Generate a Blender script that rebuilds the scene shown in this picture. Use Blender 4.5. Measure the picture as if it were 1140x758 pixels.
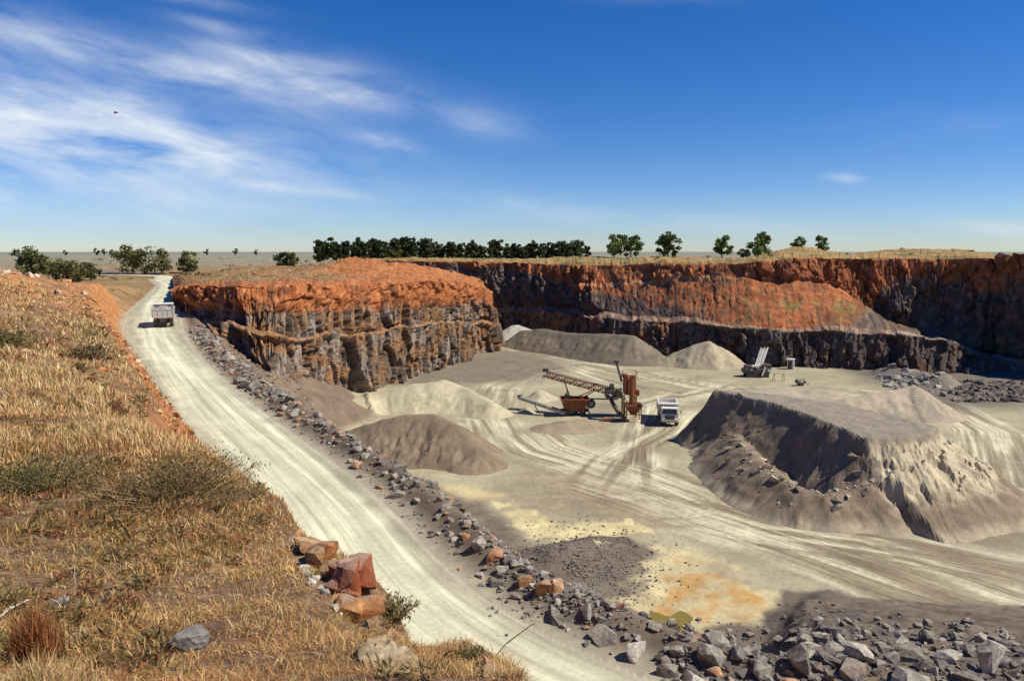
import bpy, bmesh, math, random
import numpy as np
from mathutils import Vector, Matrix

for o in list(bpy.data.objects):
    bpy.data.objects.remove(o)
SC = bpy.context.scene
COL = SC.collection
R = math.radians
rng = np.random.default_rng(7)
random.seed(7)

# ------------------------------------------------------------------ camera
F = 829.0                       # focal length in photograph pixels (1140 wide)
PITCH = math.atan(99.0 / F)
cam = bpy.data.cameras.new('camera')
cam.sensor_width = 36.0
cam.lens = 36.0 * F / 1140.0
cam.clip_start = 0.05
cam.clip_end = 30000
cam_ob = bpy.data.objects.new('camera', cam)
COL.objects.link(cam_ob)
cam_ob.location = (0, 0, 0)
cam_ob.rotation_euler = (R(90) - PITCH, 0, 0)
SC.camera = cam_ob

# ------------------------------------------------------------------ light
SUN_EL, SUN_AZ = 49.0, 99.0      # azimuth clockwise from +Y (the way the camera looks)
sd = Vector((math.sin(R(SUN_AZ)) * math.cos(R(SUN_EL)), math.cos(R(SUN_AZ)) * math.cos(R(SUN_EL)), math.sin(R(SUN_EL))))
sun = bpy.data.lights.new('sun', 'SUN')
sun.energy = 5.0
sun.angle = R(0.5)
sun.color = (1.0, 0.93, 0.79)
sun_ob = bpy.data.objects.new('sun', sun)
COL.objects.link(sun_ob)
sun_ob.rotation_euler = sd.to_track_quat('Z', 'Y').to_euler()
SC.view_settings.view_transform = 'Standard'
SC.view_settings.look = 'None'
SC.view_settings.exposure = 0.3
SC.view_settings.gamma = 1.0
SC.cycles.use_denoising = True
SC.cycles.max_bounces = 5

def build_world():
    w = bpy.data.worlds.new('World')
    SC.world = w
    w.use_nodes = True
    nt = w.node_tree
    nt.nodes.clear()
    N = nt.nodes.new
    L = nt.links.new
    def m(op, a, b=None, clamp=False):
        n = N('ShaderNodeMath'); n.operation = op; n.use_clamp = clamp
        for i, v in enumerate((a, b)):
            if v is None: continue
            if isinstance(v, (int, float)): n.inputs[i].default_value = v
            else: L(v, n.inputs[i])
        return n.outputs[0]
    sky = N('ShaderNodeTexSky')
    sky.sky_type = 'NISHITA'
    sky.sun_disc = False
    sky.sun_elevation = R(SUN_EL)
    sky.sun_rotation = R(SUN_AZ)
    sky.air_density = 1.0
    sky.dust_density = 0.1
    sky.ozone_density = 1.6
    sky.altitude = 1500
    hs = N('ShaderNodeHueSaturation')
    hs.inputs['Saturation'].default_value = 1.42
    hs.inputs['Value'].default_value = 1.0
    L(sky.outputs[0], hs.inputs['Color'])
    gm = N('ShaderNodeVectorMath'); gm.operation = 'MULTIPLY'; gm.inputs[1].default_value = (.79, .90, 1.24)
    L(hs.outputs[0], gm.inputs[0])
    tc = N('ShaderNodeTexCoord')
    sp = N('ShaderNodeSeparateXYZ'); L(tc.outputs['Generated'], sp.inputs[0])
    az = m('ARCTAN2', sp.outputs[0], sp.outputs[1])
    el = m('ARCSINE', sp.outputs[2])
    # streaky cirrus noise in azimuth / elevation, streaks falling gently to the right
    u = m('ADD', az, m('MULTIPLY', el, 0.3))
    v = m('ADD', el, m('MULTIPLY', az, 0.13))
    cx = N('ShaderNodeCombineXYZ')
    L(m('MULTIPLY', u, 6.0), cx.inputs[0]); L(m('MULTIPLY', v, 19.0), cx.inputs[1])
    n1 = N('ShaderNodeTexNoise'); n1.inputs['Scale'].default_value = 1.0
    n1.inputs['Detail'].default_value = 9; n1.inputs['Roughness'].default_value = 0.6
    n1.inputs['Distortion'].default_value = 0.35
    L(cx.outputs[0], n1.inputs['Vector'])
    cx2 = N('ShaderNodeCombineXYZ')
    L(m('MULTIPLY', az, 1.6), cx2.inputs[0]); L(m('MULTIPLY', el, 6.0), cx2.inputs[1]); cx2.inputs[2].default_value = 3.3
    n2 = N('ShaderNodeTexNoise'); n2.inputs['Scale'].default_value = 1.0; n2.inputs['Detail'].default_value = 4
    L(cx2.outputs[0], n2.inputs['Vector'])
    spots = [(60, 145, 190, 34, .95), (190, 82, 75, 11, .8), (150, 170, 130, 16, .6), (345, 98, 75, 20, .55), (300, 72, 60, 8, .4),
             (385, 112, 45, 8, .4), (30, 42, 80, 16, .6), (437, 162, 24, 6, .6), (535, 140, 38, 14, .42), (200, 5, 60, 5, .6),
             (265, 44, 40, 5, .5), (930, 200, 13, 3.5, .7), (620, 235, 90, 10, .28), (790, 252, 80, 8, .35),
             (60, 215, 170, 20, .5), (330, 212, 60, 4, .35), (1110, 255, 40, 5, .55), (700, 5, 60, 8, .35), (120, 118, 60, 12, .4)]
    tot = None
    for px, py, sx, sy, a in spots:
        dx = m('DIVIDE', m('SUBTRACT', az, math.atan((px - 570) / F)), sx / F)
        slope = 0.10
        de = m('SUBTRACT', el, math.atan((280 - py) / F / math.hypot(1, (px - 570) / F)))
        de = m('ADD', de, m('MULTIPLY', m('SUBTRACT', az, math.atan((px - 570) / F)), slope))
        dy = m('DIVIDE', de, sy / F)
        e = m('POWER', 2.718, m('MULTIPLY', m('ADD', m('MULTIPLY', dx, dx), m('MULTIPLY', dy, dy)), -0.6))
        e = m('MULTIPLY', e, a)
        tot = e if tot is None else m('ADD', tot, e)
    # thin wisps that go on round the whole sky
    wis = m('MULTIPLY', m('SUBTRACT', n2.outputs[0], 0.62, True), 0.9)
    dens = m('MULTIPLY', m('ADD', tot, wis), m('MULTIPLY', m('SUBTRACT', n1.outputs[0], 0.33, True), 3.0))
    dens = m('MULTIPLY', dens, 0.85, True)
    mix = N('ShaderNodeMix'); mix.data_type = 'RGBA'
    L(dens, mix.inputs['Factor'])
    L(gm.outputs[0], mix.inputs['A'])
    mix.inputs['B'].default_value = (9.0, 9.7, 10.4, 1)
    bg = N('ShaderNodeBackground'); bg.inputs[1].default_value = 0.074
    L(mix.outputs['Result'], bg.inputs[0])
    out = N('ShaderNodeOutputWorld'); L(bg.outputs[0], out.inputs[0])
build_world()

# ------------------------------------------------------------------ helpers
cp_, sp_ = math.cos(PITCH), math.sin(PITCH)
def ray(px, py):
    v = (379 - py) / F
    return (px - 570) / F, cp_ + v * sp_, -sp_ + v * cp_
def atz(px, py, z):
    a, b, c = ray(px, py); t = z / c
    return (a * t, b * t, z)
def atY(px, py, Y):
    a, b, c = ray(px, py); t = Y / b
    return (a * t, Y, c * t)

_P = np.random.default_rng(3).permutation(256)
_P = np.concatenate([_P, _P]).astype(np.int64)
_G = np.random.default_rng(4).normal(size=(256, 3)); _G /= np.linalg.norm(_G, axis=1)[:, None]
def perlin(x, y, z=0.0):
    x, y, z = np.broadcast_arrays(np.asarray(x, float), np.asarray(y, float), np.asarray(z, float))
    xi, yi, zi = np.floor(x).astype(np.int64), np.floor(y).astype(np.int64), np.floor(z).astype(np.int64)
    xf, yf, zf = x - xi, y - yi, z - zi
    f = lambda t: t * t * t * (t * (t * 6 - 15) + 10)
    u, v, w = f(xf), f(yf), f(zf)
    xi &= 255; yi &= 255; zi &= 255
    flat = np.ndim(z) == 0 or not np.any(z)
    def g(a, b, c):
        h = _P[_P[_P[(xi + a) & 255] + ((yi + b) & 255)] + ((zi + c) & 255)]
        gr = _G[h]
        return gr[..., 0] * (xf - a) + gr[..., 1] * (yf - b) + gr[..., 2] * (zf - c)
    def plane(c):
        a = g(0, 0, c); b = g(1, 0, c); d = g(0, 1, c); e = g(1, 1, c)
        return (a + u * (b - a)) * (1 - v) + v * (d + u * (e - d))
    p0 = plane(0)
    if flat: return p0 * 1.6
    return (p0 + w * (plane(1) - p0)) * 1.6
def fbm(x, y, z=0.0, o=4, gain=0.5):
    s = 0; a = 1; n = 0
    for i in range(o):
        s = s + a * perlin(x * 2 ** i + 17.3 * i, y * 2 ** i - 9.1 * i, z * 2 ** i if np.ndim(z) or z else 0.0)
        n += a; a *= gain
    return s / n
def ridged(x, y, z=0.0, o=4):
    s = 0; a = 1; n = 0
    for i in range(o):
        s = s + a * (1 - np.abs(perlin(x * 2 ** i + 7.3 * i, y * 2 ** i - 3.1 * i, z * 2 ** i if np.ndim(z) or z else 0.0)) * 2)
        n += a; a *= .5
    return s / n
_VR = np.random.default_rng(9).random((256, 6))
def voronoi(x, y):
    """F1, F2, three random numbers of the nearest cell"""
    xi, yi = np.floor(x).astype(np.int64), np.floor(y).astype(np.int64)
    f1 = np.full(x.shape, 9.0); f2 = np.full(x.shape, 9.0); idx = np.zeros(x.shape, np.int64)
    for a in (-1, 0, 1):
        for b in (-1, 0, 1):
            h = _P[_P[(xi + a) & 255] + ((yi + b) & 255)]
            r = _VR[h]
            dx = xi + a + r[..., 0] - x; dy = yi + b + r[..., 1] - y
            d = np.sqrt(dx * dx + dy * dy)
            nf = d < f1
            f2 = np.where(nf, f1, np.minimum(f2, d))
            idx = np.where(nf, h, idx); f1 = np.where(nf, d, f1)
    return f1, f2, _VR[idx][..., 2:5]
def ss(a, b, x):
    t = np.clip((x - a) / (b - a), 0, 1)
    return t * t * (3 - 2 * t)
def lerp(a, b, t): return a + (b - a) * t
def mixc(c, col, w):
    """colour arrays: paint col over c with weight w"""
    return c + (np.asarray(col) - c) * np.clip(w, 0, 1)[..., None]
def smin(a, b, k): 
    h = np.clip(.5 + .5 * (b - a) / k, 0, 1); return b + (a - b) * h - k * h * (1 - h)
def smax(a, b, k): return -smin(-a, -b, k)

class Path:
    """polyline with attributes; signed distance, right of travel positive"""
    def __init__(s, pts, *attrs):
        s.p = np.array([(q[0], q[1]) for q in pts], float); s.at = [np.array(a, float) for a in attrs]
        s.cum = np.concatenate([[0], np.cumsum(np.linalg.norm(np.diff(s.p, axis=0), axis=1))])
    def q(s, x, y):
        best = np.full(x.shape, 1e18); sd = np.zeros(x.shape); ss_ = np.zeros(x.shape)
        for i in range(len(s.p) - 1):
            a, b = s.p[i], s.p[i + 1]; d = b - a; L = np.hypot(*d)
            t = np.clip(((x - a[0]) * d[0] + (y - a[1]) * d[1]) / (L * L), 0, 1)
            ex = x - a[0] - t * d[0]; ey = y - a[1] - t * d[1]
            dd = ex * ex + ey * ey
            sg = np.where(ex * d[1] - ey * d[0] >= 0, 1.0, -1.0)
            m = dd < best
            best = np.where(m, dd, best); sd = np.where(m, sg * np.sqrt(dd), sd); ss_ = np.where(m, s.cum[i] + t * L, ss_)
        return (sd, ss_) + tuple(np.interp(ss_, s.cum, a) for a in s.at)
def smooth_poly(pts, n=8):
    pts = np.array(pts, float); out = []
    P = np.vstack([2 * pts[0] - pts[1], pts, 2 * pts[-1] - pts[-2]])
    for i in range(1, len(P) - 2):
        for t in np.linspace(0, 1, n, endpoint=False):
            a, b, c, d = P[i - 1:i + 3]
            out.append(.5 * (2 * b + (c - a) * t + (2 * a - 5 * b + 4 * c - d) * t * t + (3 * b - a - 3 * c + d) * t ** 3))
    out.append(pts[-1]); return np.array(out)
def poly_sd(poly, x, y):
    """signed distance to a closed polygon, inside positive"""
    p = np.array([(q[0], q[1]) for q in poly], float)
    best = np.full(x.shape, 1e18); ins = np.zeros(x.shape, bool)
    for i in range(len(p)):
        a, b = p[i], p[(i + 1) % len(p)]; d = b - a
        t = np.clip(((x - a[0]) * d[0] + (y - a[1]) * d[1]) / (d @ d + 1e-12), 0, 1)
        best = np.minimum(best, (x - a[0] - t * d[0]) ** 2 + (y - a[1] - t * d[1]) ** 2)
        c = (a[1] > y) != (b[1] > y)
        with np.errstate(divide='ignore', invalid='ignore'):
            ins ^= c & (x < (b[0] - a[0]) * (y - a[1]) / (b[1] - a[1] + 1e-12) + a[0])
    return np.where(ins, 1, -1) * np.sqrt(best)

def mesh_np(name, V, faces, col=None, mat=None, smooth=True, parent=None, link=True):
    V = np.asarray(V, np.float32); faces = np.asarray(faces, np.int32); k = faces.shape[1]
    me = bpy.data.meshes.new(name)
    me.vertices.add(len(V)); me.vertices.foreach_set('co', V.ravel())
    me.loops.add(faces.size); me.loops.foreach_set('vertex_index', faces.ravel())
    me.polygons.add(len(faces)); me.polygons.foreach_set('loop_start', np.arange(0, faces.size, k, dtype=np.int32))
    me.polygons.foreach_set('use_smooth', np.full(len(faces), smooth))
    if col is not None:
        ca = me.color_attributes.new('Col', 'FLOAT_COLOR', 'POINT')
        c4 = np.ones((len(V), 4), np.float32); c4[:, :3] = np.clip(col, 0, 1); ca.data.foreach_set('color', c4.ravel())
    me.update()
    if mat: me.materials.append(mat)
    o = bpy.data.objects.new(name, me)
    if link: COL.objects.link(o)
    if parent: o.parent = parent
    return o
def sub_mesh(V, faces, keep):
    f = faces[keep]; u, inv = np.unique(f, return_inverse=True)
    return u, inv.reshape(f.shape)
def grid_faces(nr, nc):
    i = np.arange(nr - 1)[:, None] * nc + np.arange(nc - 1)[None]
    return np.stack([i, i + 1, i + nc + 1, i + nc], -1).reshape(-1, 4)
def tag(o, label=None, cat=None, group=None, kind=None):
    for k, v in (('label', label), ('category', cat), ('group', group), ('kind', kind)):
        if v: o[k] = v
    return o
def empty(name, loc=(0, 0, 0), rz=0):
    o = bpy.data.objects.new(name, None); COL.objects.link(o); o.location = loc; o.rotation_euler = (0, 0, rz)
    o.empty_display_size = .3
    return o

# ------------------------------------------------------------------ materials
def earth_mat(name, s1=1.2, s2=9.0, amp=.35, bump=.25, bscale=6.0, rough=.95, dist=.1, speck=0.0, attr=True, color=(.4, .3, .2), track=0.0):
    mt = bpy.data.materials.new(name); mt.use_nodes = True
    nt = mt.node_tree; N = nt.nodes.new; L = nt.links.new
    bs = nt.nodes['Principled BSDF']; bs.inputs['Roughness'].default_value = rough
    bs.inputs['Specular IOR Level'].default_value = .15
    geo = N('ShaderNodeNewGeometry')
    oi = N('ShaderNodeObjectInfo')
    if attr:
        at = N('ShaderNodeAttribute'); at.attribute_name = 'Col'; src = at.outputs['Color']
    else:
        rgb = N('ShaderNodeRGB'); rgb.outputs[0].default_value = (*color, 1); src = rgb.outputs[0]
    fac = None
    for sc, k in ((s1, .5), (s2, .5)):
        n = N('ShaderNodeTexNoise'); n.inputs['Scale'].default_value = sc; n.inputs['Detail'].default_value = 6
        n.inputs['Roughness'].default_value = .62
        L(geo.outputs['Position'], n.inputs['Vector'])
        mr = N('ShaderNodeMapRange'); mr.inputs['From Min'].default_value = .3; mr.inputs['From Max'].default_value = .7
        mr.inputs['To Min'].default_value = 1 - amp; mr.inputs['To Max'].default_value = 1 + amp
        L(n.outputs[0], mr.inputs['Value'])
        if fac is None: fac = mr.outputs[0]
        else:
            q = N('ShaderNodeMath'); q.operation = 'MULTIPLY'; L(fac, q.inputs[0]); L(mr.outputs[0], q.inputs[1]); fac = q.outputs[0]
    if speck:
        vo = N('ShaderNodeTexVoronoi'); vo.inputs['Scale'].default_value = speck
        L(geo.outputs['Position'], vo.inputs['Vector'])
        sx = N('ShaderNodeSeparateColor'); L(vo.outputs['Color'], sx.inputs[0])
        mr = N('ShaderNodeMapRange'); mr.inputs['To Min'].default_value = .7; mr.inputs['To Max'].default_value = 1.3
        L(sx.outputs[0], mr.inputs['Value'])
        q = N('ShaderNodeMath'); q.operation = 'MULTIPLY'; L(fac, q.inputs[0]); L(mr.outputs[0], q.inputs[1]); fac = q.outputs[0]
    if track:
        ta = N('ShaderNodeAttribute'); ta.attribute_name = 'Trk'
        sx = N('ShaderNodeSeparateXYZ'); L(ta.outputs['Vector'], sx.inputs[0])
        for fx, fy, k in ((2.2, .05, .6), (6.0, .12, .4)):
            mv = N('ShaderNodeVectorMath'); mv.operation = 'MULTIPLY'; mv.inputs[1].default_value = (fx, fy, 0); L(ta.outputs['Vector'], mv.inputs[0])
            tn = N('ShaderNodeTexNoise'); tn.inputs['Scale'].default_value = 1; tn.inputs['Detail'].default_value = 4; tn.inputs['Roughness'].default_value = .6
            L(mv.outputs[0], tn.inputs['Vector'])
            mr = N('ShaderNodeMapRange'); mr.inputs['From Min'].default_value = .3; mr.inputs['From Max'].default_value = .7
            mr.inputs['To Min'].default_value = -track * k; mr.inputs['To Max'].default_value = track * k; L(tn.outputs[0], mr.inputs['Value'])
            q = N('ShaderNodeMath'); q.operation = 'MULTIPLY_ADD'; L(mr.outputs[0], q.inputs[0]); L(sx.outputs[2], q.inputs[1]); q.inputs[2].default_value = 1
            q2 = N('ShaderNodeMath'); q2.operation = 'MULTIPLY'; L(fac, q2.inputs[0]); L(q.outputs[0], q2.inputs[1]); fac = q2.outputs[0]
    vm = N('ShaderNodeVectorMath'); vm.operation = 'SCALE'
    L(src, vm.inputs[0]); L(fac, vm.inputs['Scale'])
    L(vm.outputs[0], bs.inputs['Base Color'])
    nb = N('ShaderNodeTexNoise'); nb.inputs['Scale'].default_value = bscale; nb.inputs['Detail'].default_value = 8
    nb.inputs['Roughness'].default_value = .68
    L(geo.outputs['Position'], nb.inputs['Vector'])
    bp = N('ShaderNodeBump'); bp.inputs['Strength'].default_value = bump; bp.inputs['Distance'].default_value = dist
    L(nb.outputs[0], bp.inputs['Height']); L(bp.outputs[0], bs.inputs['Normal'])
    return mt
def plain_mat(name, color, rough=.6, metal=0.0, dirt=.35, scale=2.5, dirtcol=(.35, .28, .2)):
    mt = bpy.data.materials.new(name); mt.use_nodes = True
    nt = mt.node_tree; N = nt.nodes.new; L = nt.links.new
    bs = nt.nodes['Principled BSDF']; bs.inputs['Roughness'].default_value = rough; bs.inputs['Metallic'].default_value = metal
    tc = N('ShaderNodeTexCoord')
    n = N('ShaderNodeTexNoise'); n.inputs['Scale'].default_value = scale; n.inputs['Detail'].default_value = 6; n.inputs['Roughness'].default_value = .7
    L(tc.outputs['Object'], n.inputs['Vector'])
    mr = N('ShaderNodeMapRange'); mr.inputs['From Min'].default_value = .42; mr.inputs['From Max'].default_value = .72
    mr.inputs['To Max'].default_value = dirt
    L(n.outputs[0], mr.inputs['Value'])
    mx = N('ShaderNodeMix'); mx.data_type = 'RGBA'
    L(mr.outputs[0], mx.inputs['Factor']); mx.inputs['A'].default_value = (*color, 1); mx.inputs['B'].default_value = (*dirtcol, 1)
    L(mx.outputs['Result'], bs.inputs['Base Color'])
    return mt
def leaf_mat(name, attr=True):
    mt = bpy.data.materials.new(name); mt.use_nodes = True
    nt = mt.node_tree; N = nt.nodes.new; L = nt.links.new
    bs = nt.nodes['Principled BSDF']; bs.inputs['Roughness'].default_value = .7
    bs.inputs['Specular IOR Level'].default_value = .2
    at = N('ShaderNodeAttribute'); at.attribute_name = 'Col'
    oi = N('ShaderNodeObjectInfo')
    hs = N('ShaderNodeHueSaturation')
    mr = N('ShaderNodeMapRange'); mr.inputs['To Min'].default_value = .75; mr.inputs['To Max'].default_value = 1.25
    L(oi.outputs['Random'], mr.inputs['Value']); L(mr.outputs[0], hs.inputs['Value'])
    L(at.outputs['Color'], hs.inputs['Color']); L(hs.outputs[0], bs.inputs['Base Color'])
    tr = N('ShaderNodeBsdfTranslucent'); L(hs.outputs[0], tr.inputs['Color'])
    ms = N('ShaderNodeMixShader'); ms.inputs[0].default_value = .25
    L(bs.outputs[0], ms.inputs[1]); L(tr.outputs[0], ms.inputs[2])
    L(ms.outputs[0], nt.nodes['Material Output'].inputs['Surface'])
    return mt
M = {}
M['bank'] = earth_mat('dry_soil', 1.5, 14, .4, .5, 14, dist=.05, speck=18)
M['road'] = earth_mat('crushed_stone_dust', .35, 5, .13, .2, 5, dist=.05, track=.34)
M['floor'] = earth_mat('pit_floor_dust', .25, 2.6, .15, .25, 3.0, dist=.1, track=.6)
M['plain'] = earth_mat('dry_scrub_ground', .15, .9, .35, .3, 1.0)
M['cliff'] = earth_mat('quarry_rock', .6, 4.5, .4, .5, 4.5, dist=.16)
M['pile'] = earth_mat('gravel_heap', .5, 4, .16, .25, 4, dist=.1)
M['rock'] = None

# ------------------------------------------------------------------ the lie of the land
FLOOR = -27.0
red = [(686, 745, -12), (616, 710, -12), (563, 686, -12), (508, 647, -12), (479, 620, -12), (447, 576, -12), (423, 545, -12),
       (351, 503, -12), (302, 468, -12), (246, 422, -12), (210, 390, -12)]
edge = [(300, 5, -12), (100, 12, -12), (40, 16, -12), (20, 17, -12), (12, 17.4, -12), (8, 17.9, -12), (5, 19, -12)] + [atz(*p) for p in red]
edge += [atz(196, 364, -11.8), atz(200, 345, -11.0), atz(205, 328, -9.7), atz(209, 318, -8.6)]
edge = np.array(edge)
for _ in range(2): edge[7:-1] = .25 * edge[6:-2] + .5 * edge[7:-1] + .25 * edge[8:]
hw_ = np.array([4, 3.4, 3.2, 3, 3, 3, 2.9, 2.9, 2.9, 2.9, 2.9, 2.9, 2.9, 2.9, 2.8, 2.8, 2.9, 3.3, 4.2, 4.4, 4.0, 3.8])
tan = np.gradient(edge[:, :2], axis=0); tan /= np.linalg.norm(tan, axis=1)[:, None]
cen = edge[:, :2] - np.stack([tan[:, 1], -tan[:, 0]], 1) * hw_[:, None]
extra = np.array([(-99, 212, -7.9, 3.6), (-104, 226, -7.6, 3.6), (-113, 234, -7.5, 3.6), (-128, 237, -7.4, 3.6), (-160, 236, -7.2, 3.6), (-300, 215, -7, 3.6)])
road_pts = np.vstack([np.column_stack([cen, edge[:, 2], hw_]), extra])
road_s = smooth_poly(road_pts, 4)
ROAD = Path(road_s, road_s[:, 2], road_s[:, 3])

# rock mass left of the pit: (px, y, depth) rows: crest, shoulder, rim, foot of the red soil, bench back, bench front, foot
LM = [
    [(192, 309, 215), (192, 313, 185), (194, 322, 150), (196, 334, 143), (197, 340, 141), (197, 344, 139), (198, 350, 137)],
    [(208, 304, 205), (210, 310, 170), (211, 318, 139), (212, 340, 132), (212, 350, 130), (212, 354, 128), (212, 358, 126)],
    [(264, 299, 200), (264, 308, 160), (264, 318, 126), (264, 345, 118), (264, 364, 116), (264, 369, 113), (266, 385, 111)],
    [(300, 297, 198), (298, 307, 160), (296, 317, 127), (296, 346, 118), (296, 372, 117), (296, 377, 113), (300, 405, 110)],
    [(330, 296, 195), (326, 305, 165), (322, 317, 132), (321, 346, 123), (321, 374, 121), (321, 378, 117), (322, 428, 113)],
    [(366, 291, 190), (363, 303, 170), (362, 317, 146), (362, 345, 137), (362, 371, 135), (362, 376, 131), (362, 436, 127)],
    [(408, 287, 188), (406, 300, 178), (405, 316, 162), (405, 344, 153), (405, 369, 151), (405, 374, 146), (405, 432, 142)],
    [(462, 295, 192), (461, 304, 186), (461, 313, 177), (461, 340, 169), (461, 360, 167), (461, 364, 162), (461, 422, 158)],
    [(505, 303, 204), (502, 307, 199), (500, 313, 192), (500, 338, 185), (500, 357, 183), (500, 361, 178), (500, 402, 176)],
    [(532, 311, 219), (533, 313, 215), (534, 318, 209), (537, 336, 205), (538, 356, 203), (539, 360, 199), (541, 394, 195)],
    [(536, 314, 232), (538, 317, 226), (541, 324, 220), (546, 343, 215), (549, 356, 212), (552, 362, 207), (557, 391, 203)],
    [(520, 310, 262), (524, 312, 258), (530, 316, 250), (537, 335, 245), (541, 350, 243), (544, 356, 240), (548, 384, 236)],
    [(470, 306, 292), (474, 308, 288), (480, 312, 280), (487, 330, 275), (491, 344, 273), (494, 350, 270), (500, 376, 262)],
]
for st in LM:
    b = st[6][2]
    for k, off in ((5, 2.0), (4, 4.6), (3, 5.8), (2, 9.0)): st[k] = (st[k][0], st[k][1], b + off)
    st[1] = (st[1][0], st[1][1], max(st[1][2], b + 22)); st[0] = (st[0][0], st[0][1], max(st[0][2], b + 34))
LMw = np.array([[atY(*p) for p in st] for st in LM])
# far wall: crest of the grassy rim, back of the rim, rim, foot of the red band, talus foot, bench edge, foot
FW = [
    [(400, 287, 330), (405, 289, 305), (410, 291, 300), (410, 310, 297), (410, 340, 294), (410, 346, 292), (410, 366, 290)],
    [(470, 287, 300), (470, 289, 278), (470, 291, 274), (470, 312, 271), (470, 340, 268), (470, 346, 265), (470, 368, 262)],
    [(540, 287.5, 290), (540, 290, 266), (540, 292, 262), (540, 310, 259), (540, 342, 256), (540, 347, 253), (540, 372, 250)],
    [(585, 288, 282), (585, 291, 257), (585, 293, 254), (585, 310, 252), (588, 340, 249), (590, 347, 244), (590, 376, 241)],
    [(630, 286, 275), (630, 292, 246), (630, 295, 243), (630, 316, 240), (633, 342, 236), (635, 350, 228), (635, 385, 225)],
    [(652, 285.5, 268), (652, 292, 238), (652, 296, 235), (652, 317, 230), (654, 345, 224), (656, 352, 216), (656, 390, 213)],
    [(690, 287, 262), (690, 291, 231), (690, 295, 228), (690, 316, 223), (690, 349, 212), (690, 355, 206), (690, 394, 203)],
    [(735, 286, 254), (735, 290, 222), (735, 293, 219), (735, 312, 215), (737, 351, 202), (738, 357, 197), (738, 398, 194)],
    [(770, 286, 246), (770, 291, 215), (770, 294, 212), (770, 309, 209), (772, 354, 194), (774, 360, 190), (774, 402, 187)],
    [(810, 287.5, 240), (810, 291, 208), (810, 294, 205), (810, 308, 202), (814, 360, 186), (816, 364, 182), (816, 404, 179)],
    [(845, 284, 234), (845, 288, 203), (845, 291, 200), (850, 312, 197), (856, 364, 181), (858, 367, 177), (858, 407, 174)],
    [(885, 275, 226), (885, 284, 201), (885, 288, 199), (892, 314, 196), (896, 364, 179), (898, 368, 175), (898, 409, 172)],
    [(925, 280, 228), (925, 285, 201), (925, 288, 199), (930, 318, 196), (932, 364, 178), (934, 370, 173), (934, 411, 170)],
    [(945, 284, 232), (945, 286, 202), (945, 288, 199), (953, 330, 194), (958, 364, 177), (958, 371, 172), (958, 412, 169)],
    [(965, 280, 234), (965, 285, 202), (965, 288, 199), (972, 345, 194), (985, 366, 179), (985, 372, 171), (985, 413, 168)],
    [(1000, 277.5, 234), (1000, 285, 202), (1000, 288, 198), (1002, 360, 192), (1006, 370, 184), (1010, 374, 169), (1010, 414, 166)],
    [(1060, 277.5, 228), (1060, 285, 196), (1060, 288, 192), (1060, 364, 187), (1060, 377, 182), (1064, 381, 168), (1064, 418, 164)],
    [(1095, 281, 220), (1095, 285, 190), (1095, 288, 186), (1094, 366, 182), (1092, 392, 179), (1090, 396, 170), (1090, 420, 166)],
    [(1112, 284, 216), (1112, 286, 186), (1112, 288, 183), (1110, 366, 180), (1108, 395, 178), (1108, 400, 172), (1108, 422, 168)],
    [(1140, 283, 208), (1140, 283.5, 178), (1140, 285, 175), (1138, 360, 173), (1138, 400, 170), (1138, 405, 166), (1138, 424, 162)],
    [(1200, 283, 196), (1200, 283.5, 166), (1200, 285, 163), (1200, 360, 161), (1200, 400, 158), (1200, 410, 155), (1200, 430, 151)],
    [(1330, 283, 176), (1330, 283.5, 150), (1330, 285, 147), (1330, 360, 145), (1330, 400, 143), (1330, 412, 141), (1330, 440, 138)],
    [(1520, 283, 160), (1520, 283.5, 132), (1520, 285, 129), (1520, 360, 127), (1520, 410, 125), (1520, 420, 123), (1520, 452, 121)],
]
FWw = np.array([[atY(*p) for p in st] for st in FW])
FWw[:, -1, 2] = np.minimum(FWw[:, -1, 2], FLOOR)

CRESTS = [Path(LMw[:, 0], LMw[:, 0, 2]), Path(FWw[:, 0], FWw[:, 0, 2])]
jl = [0.97 * LMw[i, 0] + .03 * LMw[i, 2] for i in range(len(LM))]
jf = [0.85 * FWw[i, 0] + .15 * FWw[i, 1] for i in range(len(FW))]
PITPOLY = [(-75, 150), (-66, 150)] + [(p[0], p[1]) for p in jl[2:]] + [(p[0], p[1]) for p in jf[1:]] + \
          [(260, 60), (300, -40), (-100, -40), (-100, 100)]

bank_ctl = [(570, 758, 2.9), (800, 758, 2.9), (200, 758, 2.9), (0, 758, 2.9), (430, 660, 4.7), (300, 640, 5.2), (330, 600, 6.4), (270, 540, 8.8), (170, 480, 16),
            (100, 600, 6.3), (0, 600, 6.3), (100, 480, 13), (0, 480, 13), (130, 425, 28), (60, 405, 28), (0, 400, 28), (115, 385, 45), (60, 355, 52),
            (0, 345, 52), (105, 352, 70), (50, 327, 85), (0, 314, 80), (92, 336, 92), (30, 300, 108), (0, 291, 108), (65, 313, 112), (-200, 300, 100),
            (-200, 400, 28), (-200, 600, 6.3), (-100, 758, 2.9), (100, 322, 135), (50, 318, 140), (0, 316, 140)]
_bc = np.array([atY(*p) for p in bank_ctl])
_bu = np.column_stack([np.arctan2(_bc[:, 0], _bc[:, 1]) * 1.5, np.log(np.hypot(_bc[:, 0], _bc[:, 1]))])
def _tps(d): return d * d * np.log(d + 1e-9)
def _fit():
    n = len(_bu); K = _tps(np.linalg.norm(_bu[:, None] - _bu[None], axis=2)) + np.eye(n) * .01
    A = np.block([[K, np.ones((n, 1)), _bu], [np.ones((1, n)), np.zeros((1, 3))], [_bu.T, np.zeros((2, 3))]])
    return np.linalg.solve(A, np.concatenate([_bc[:, 2], np.zeros(3)]))
_bw = _fit()
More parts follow.
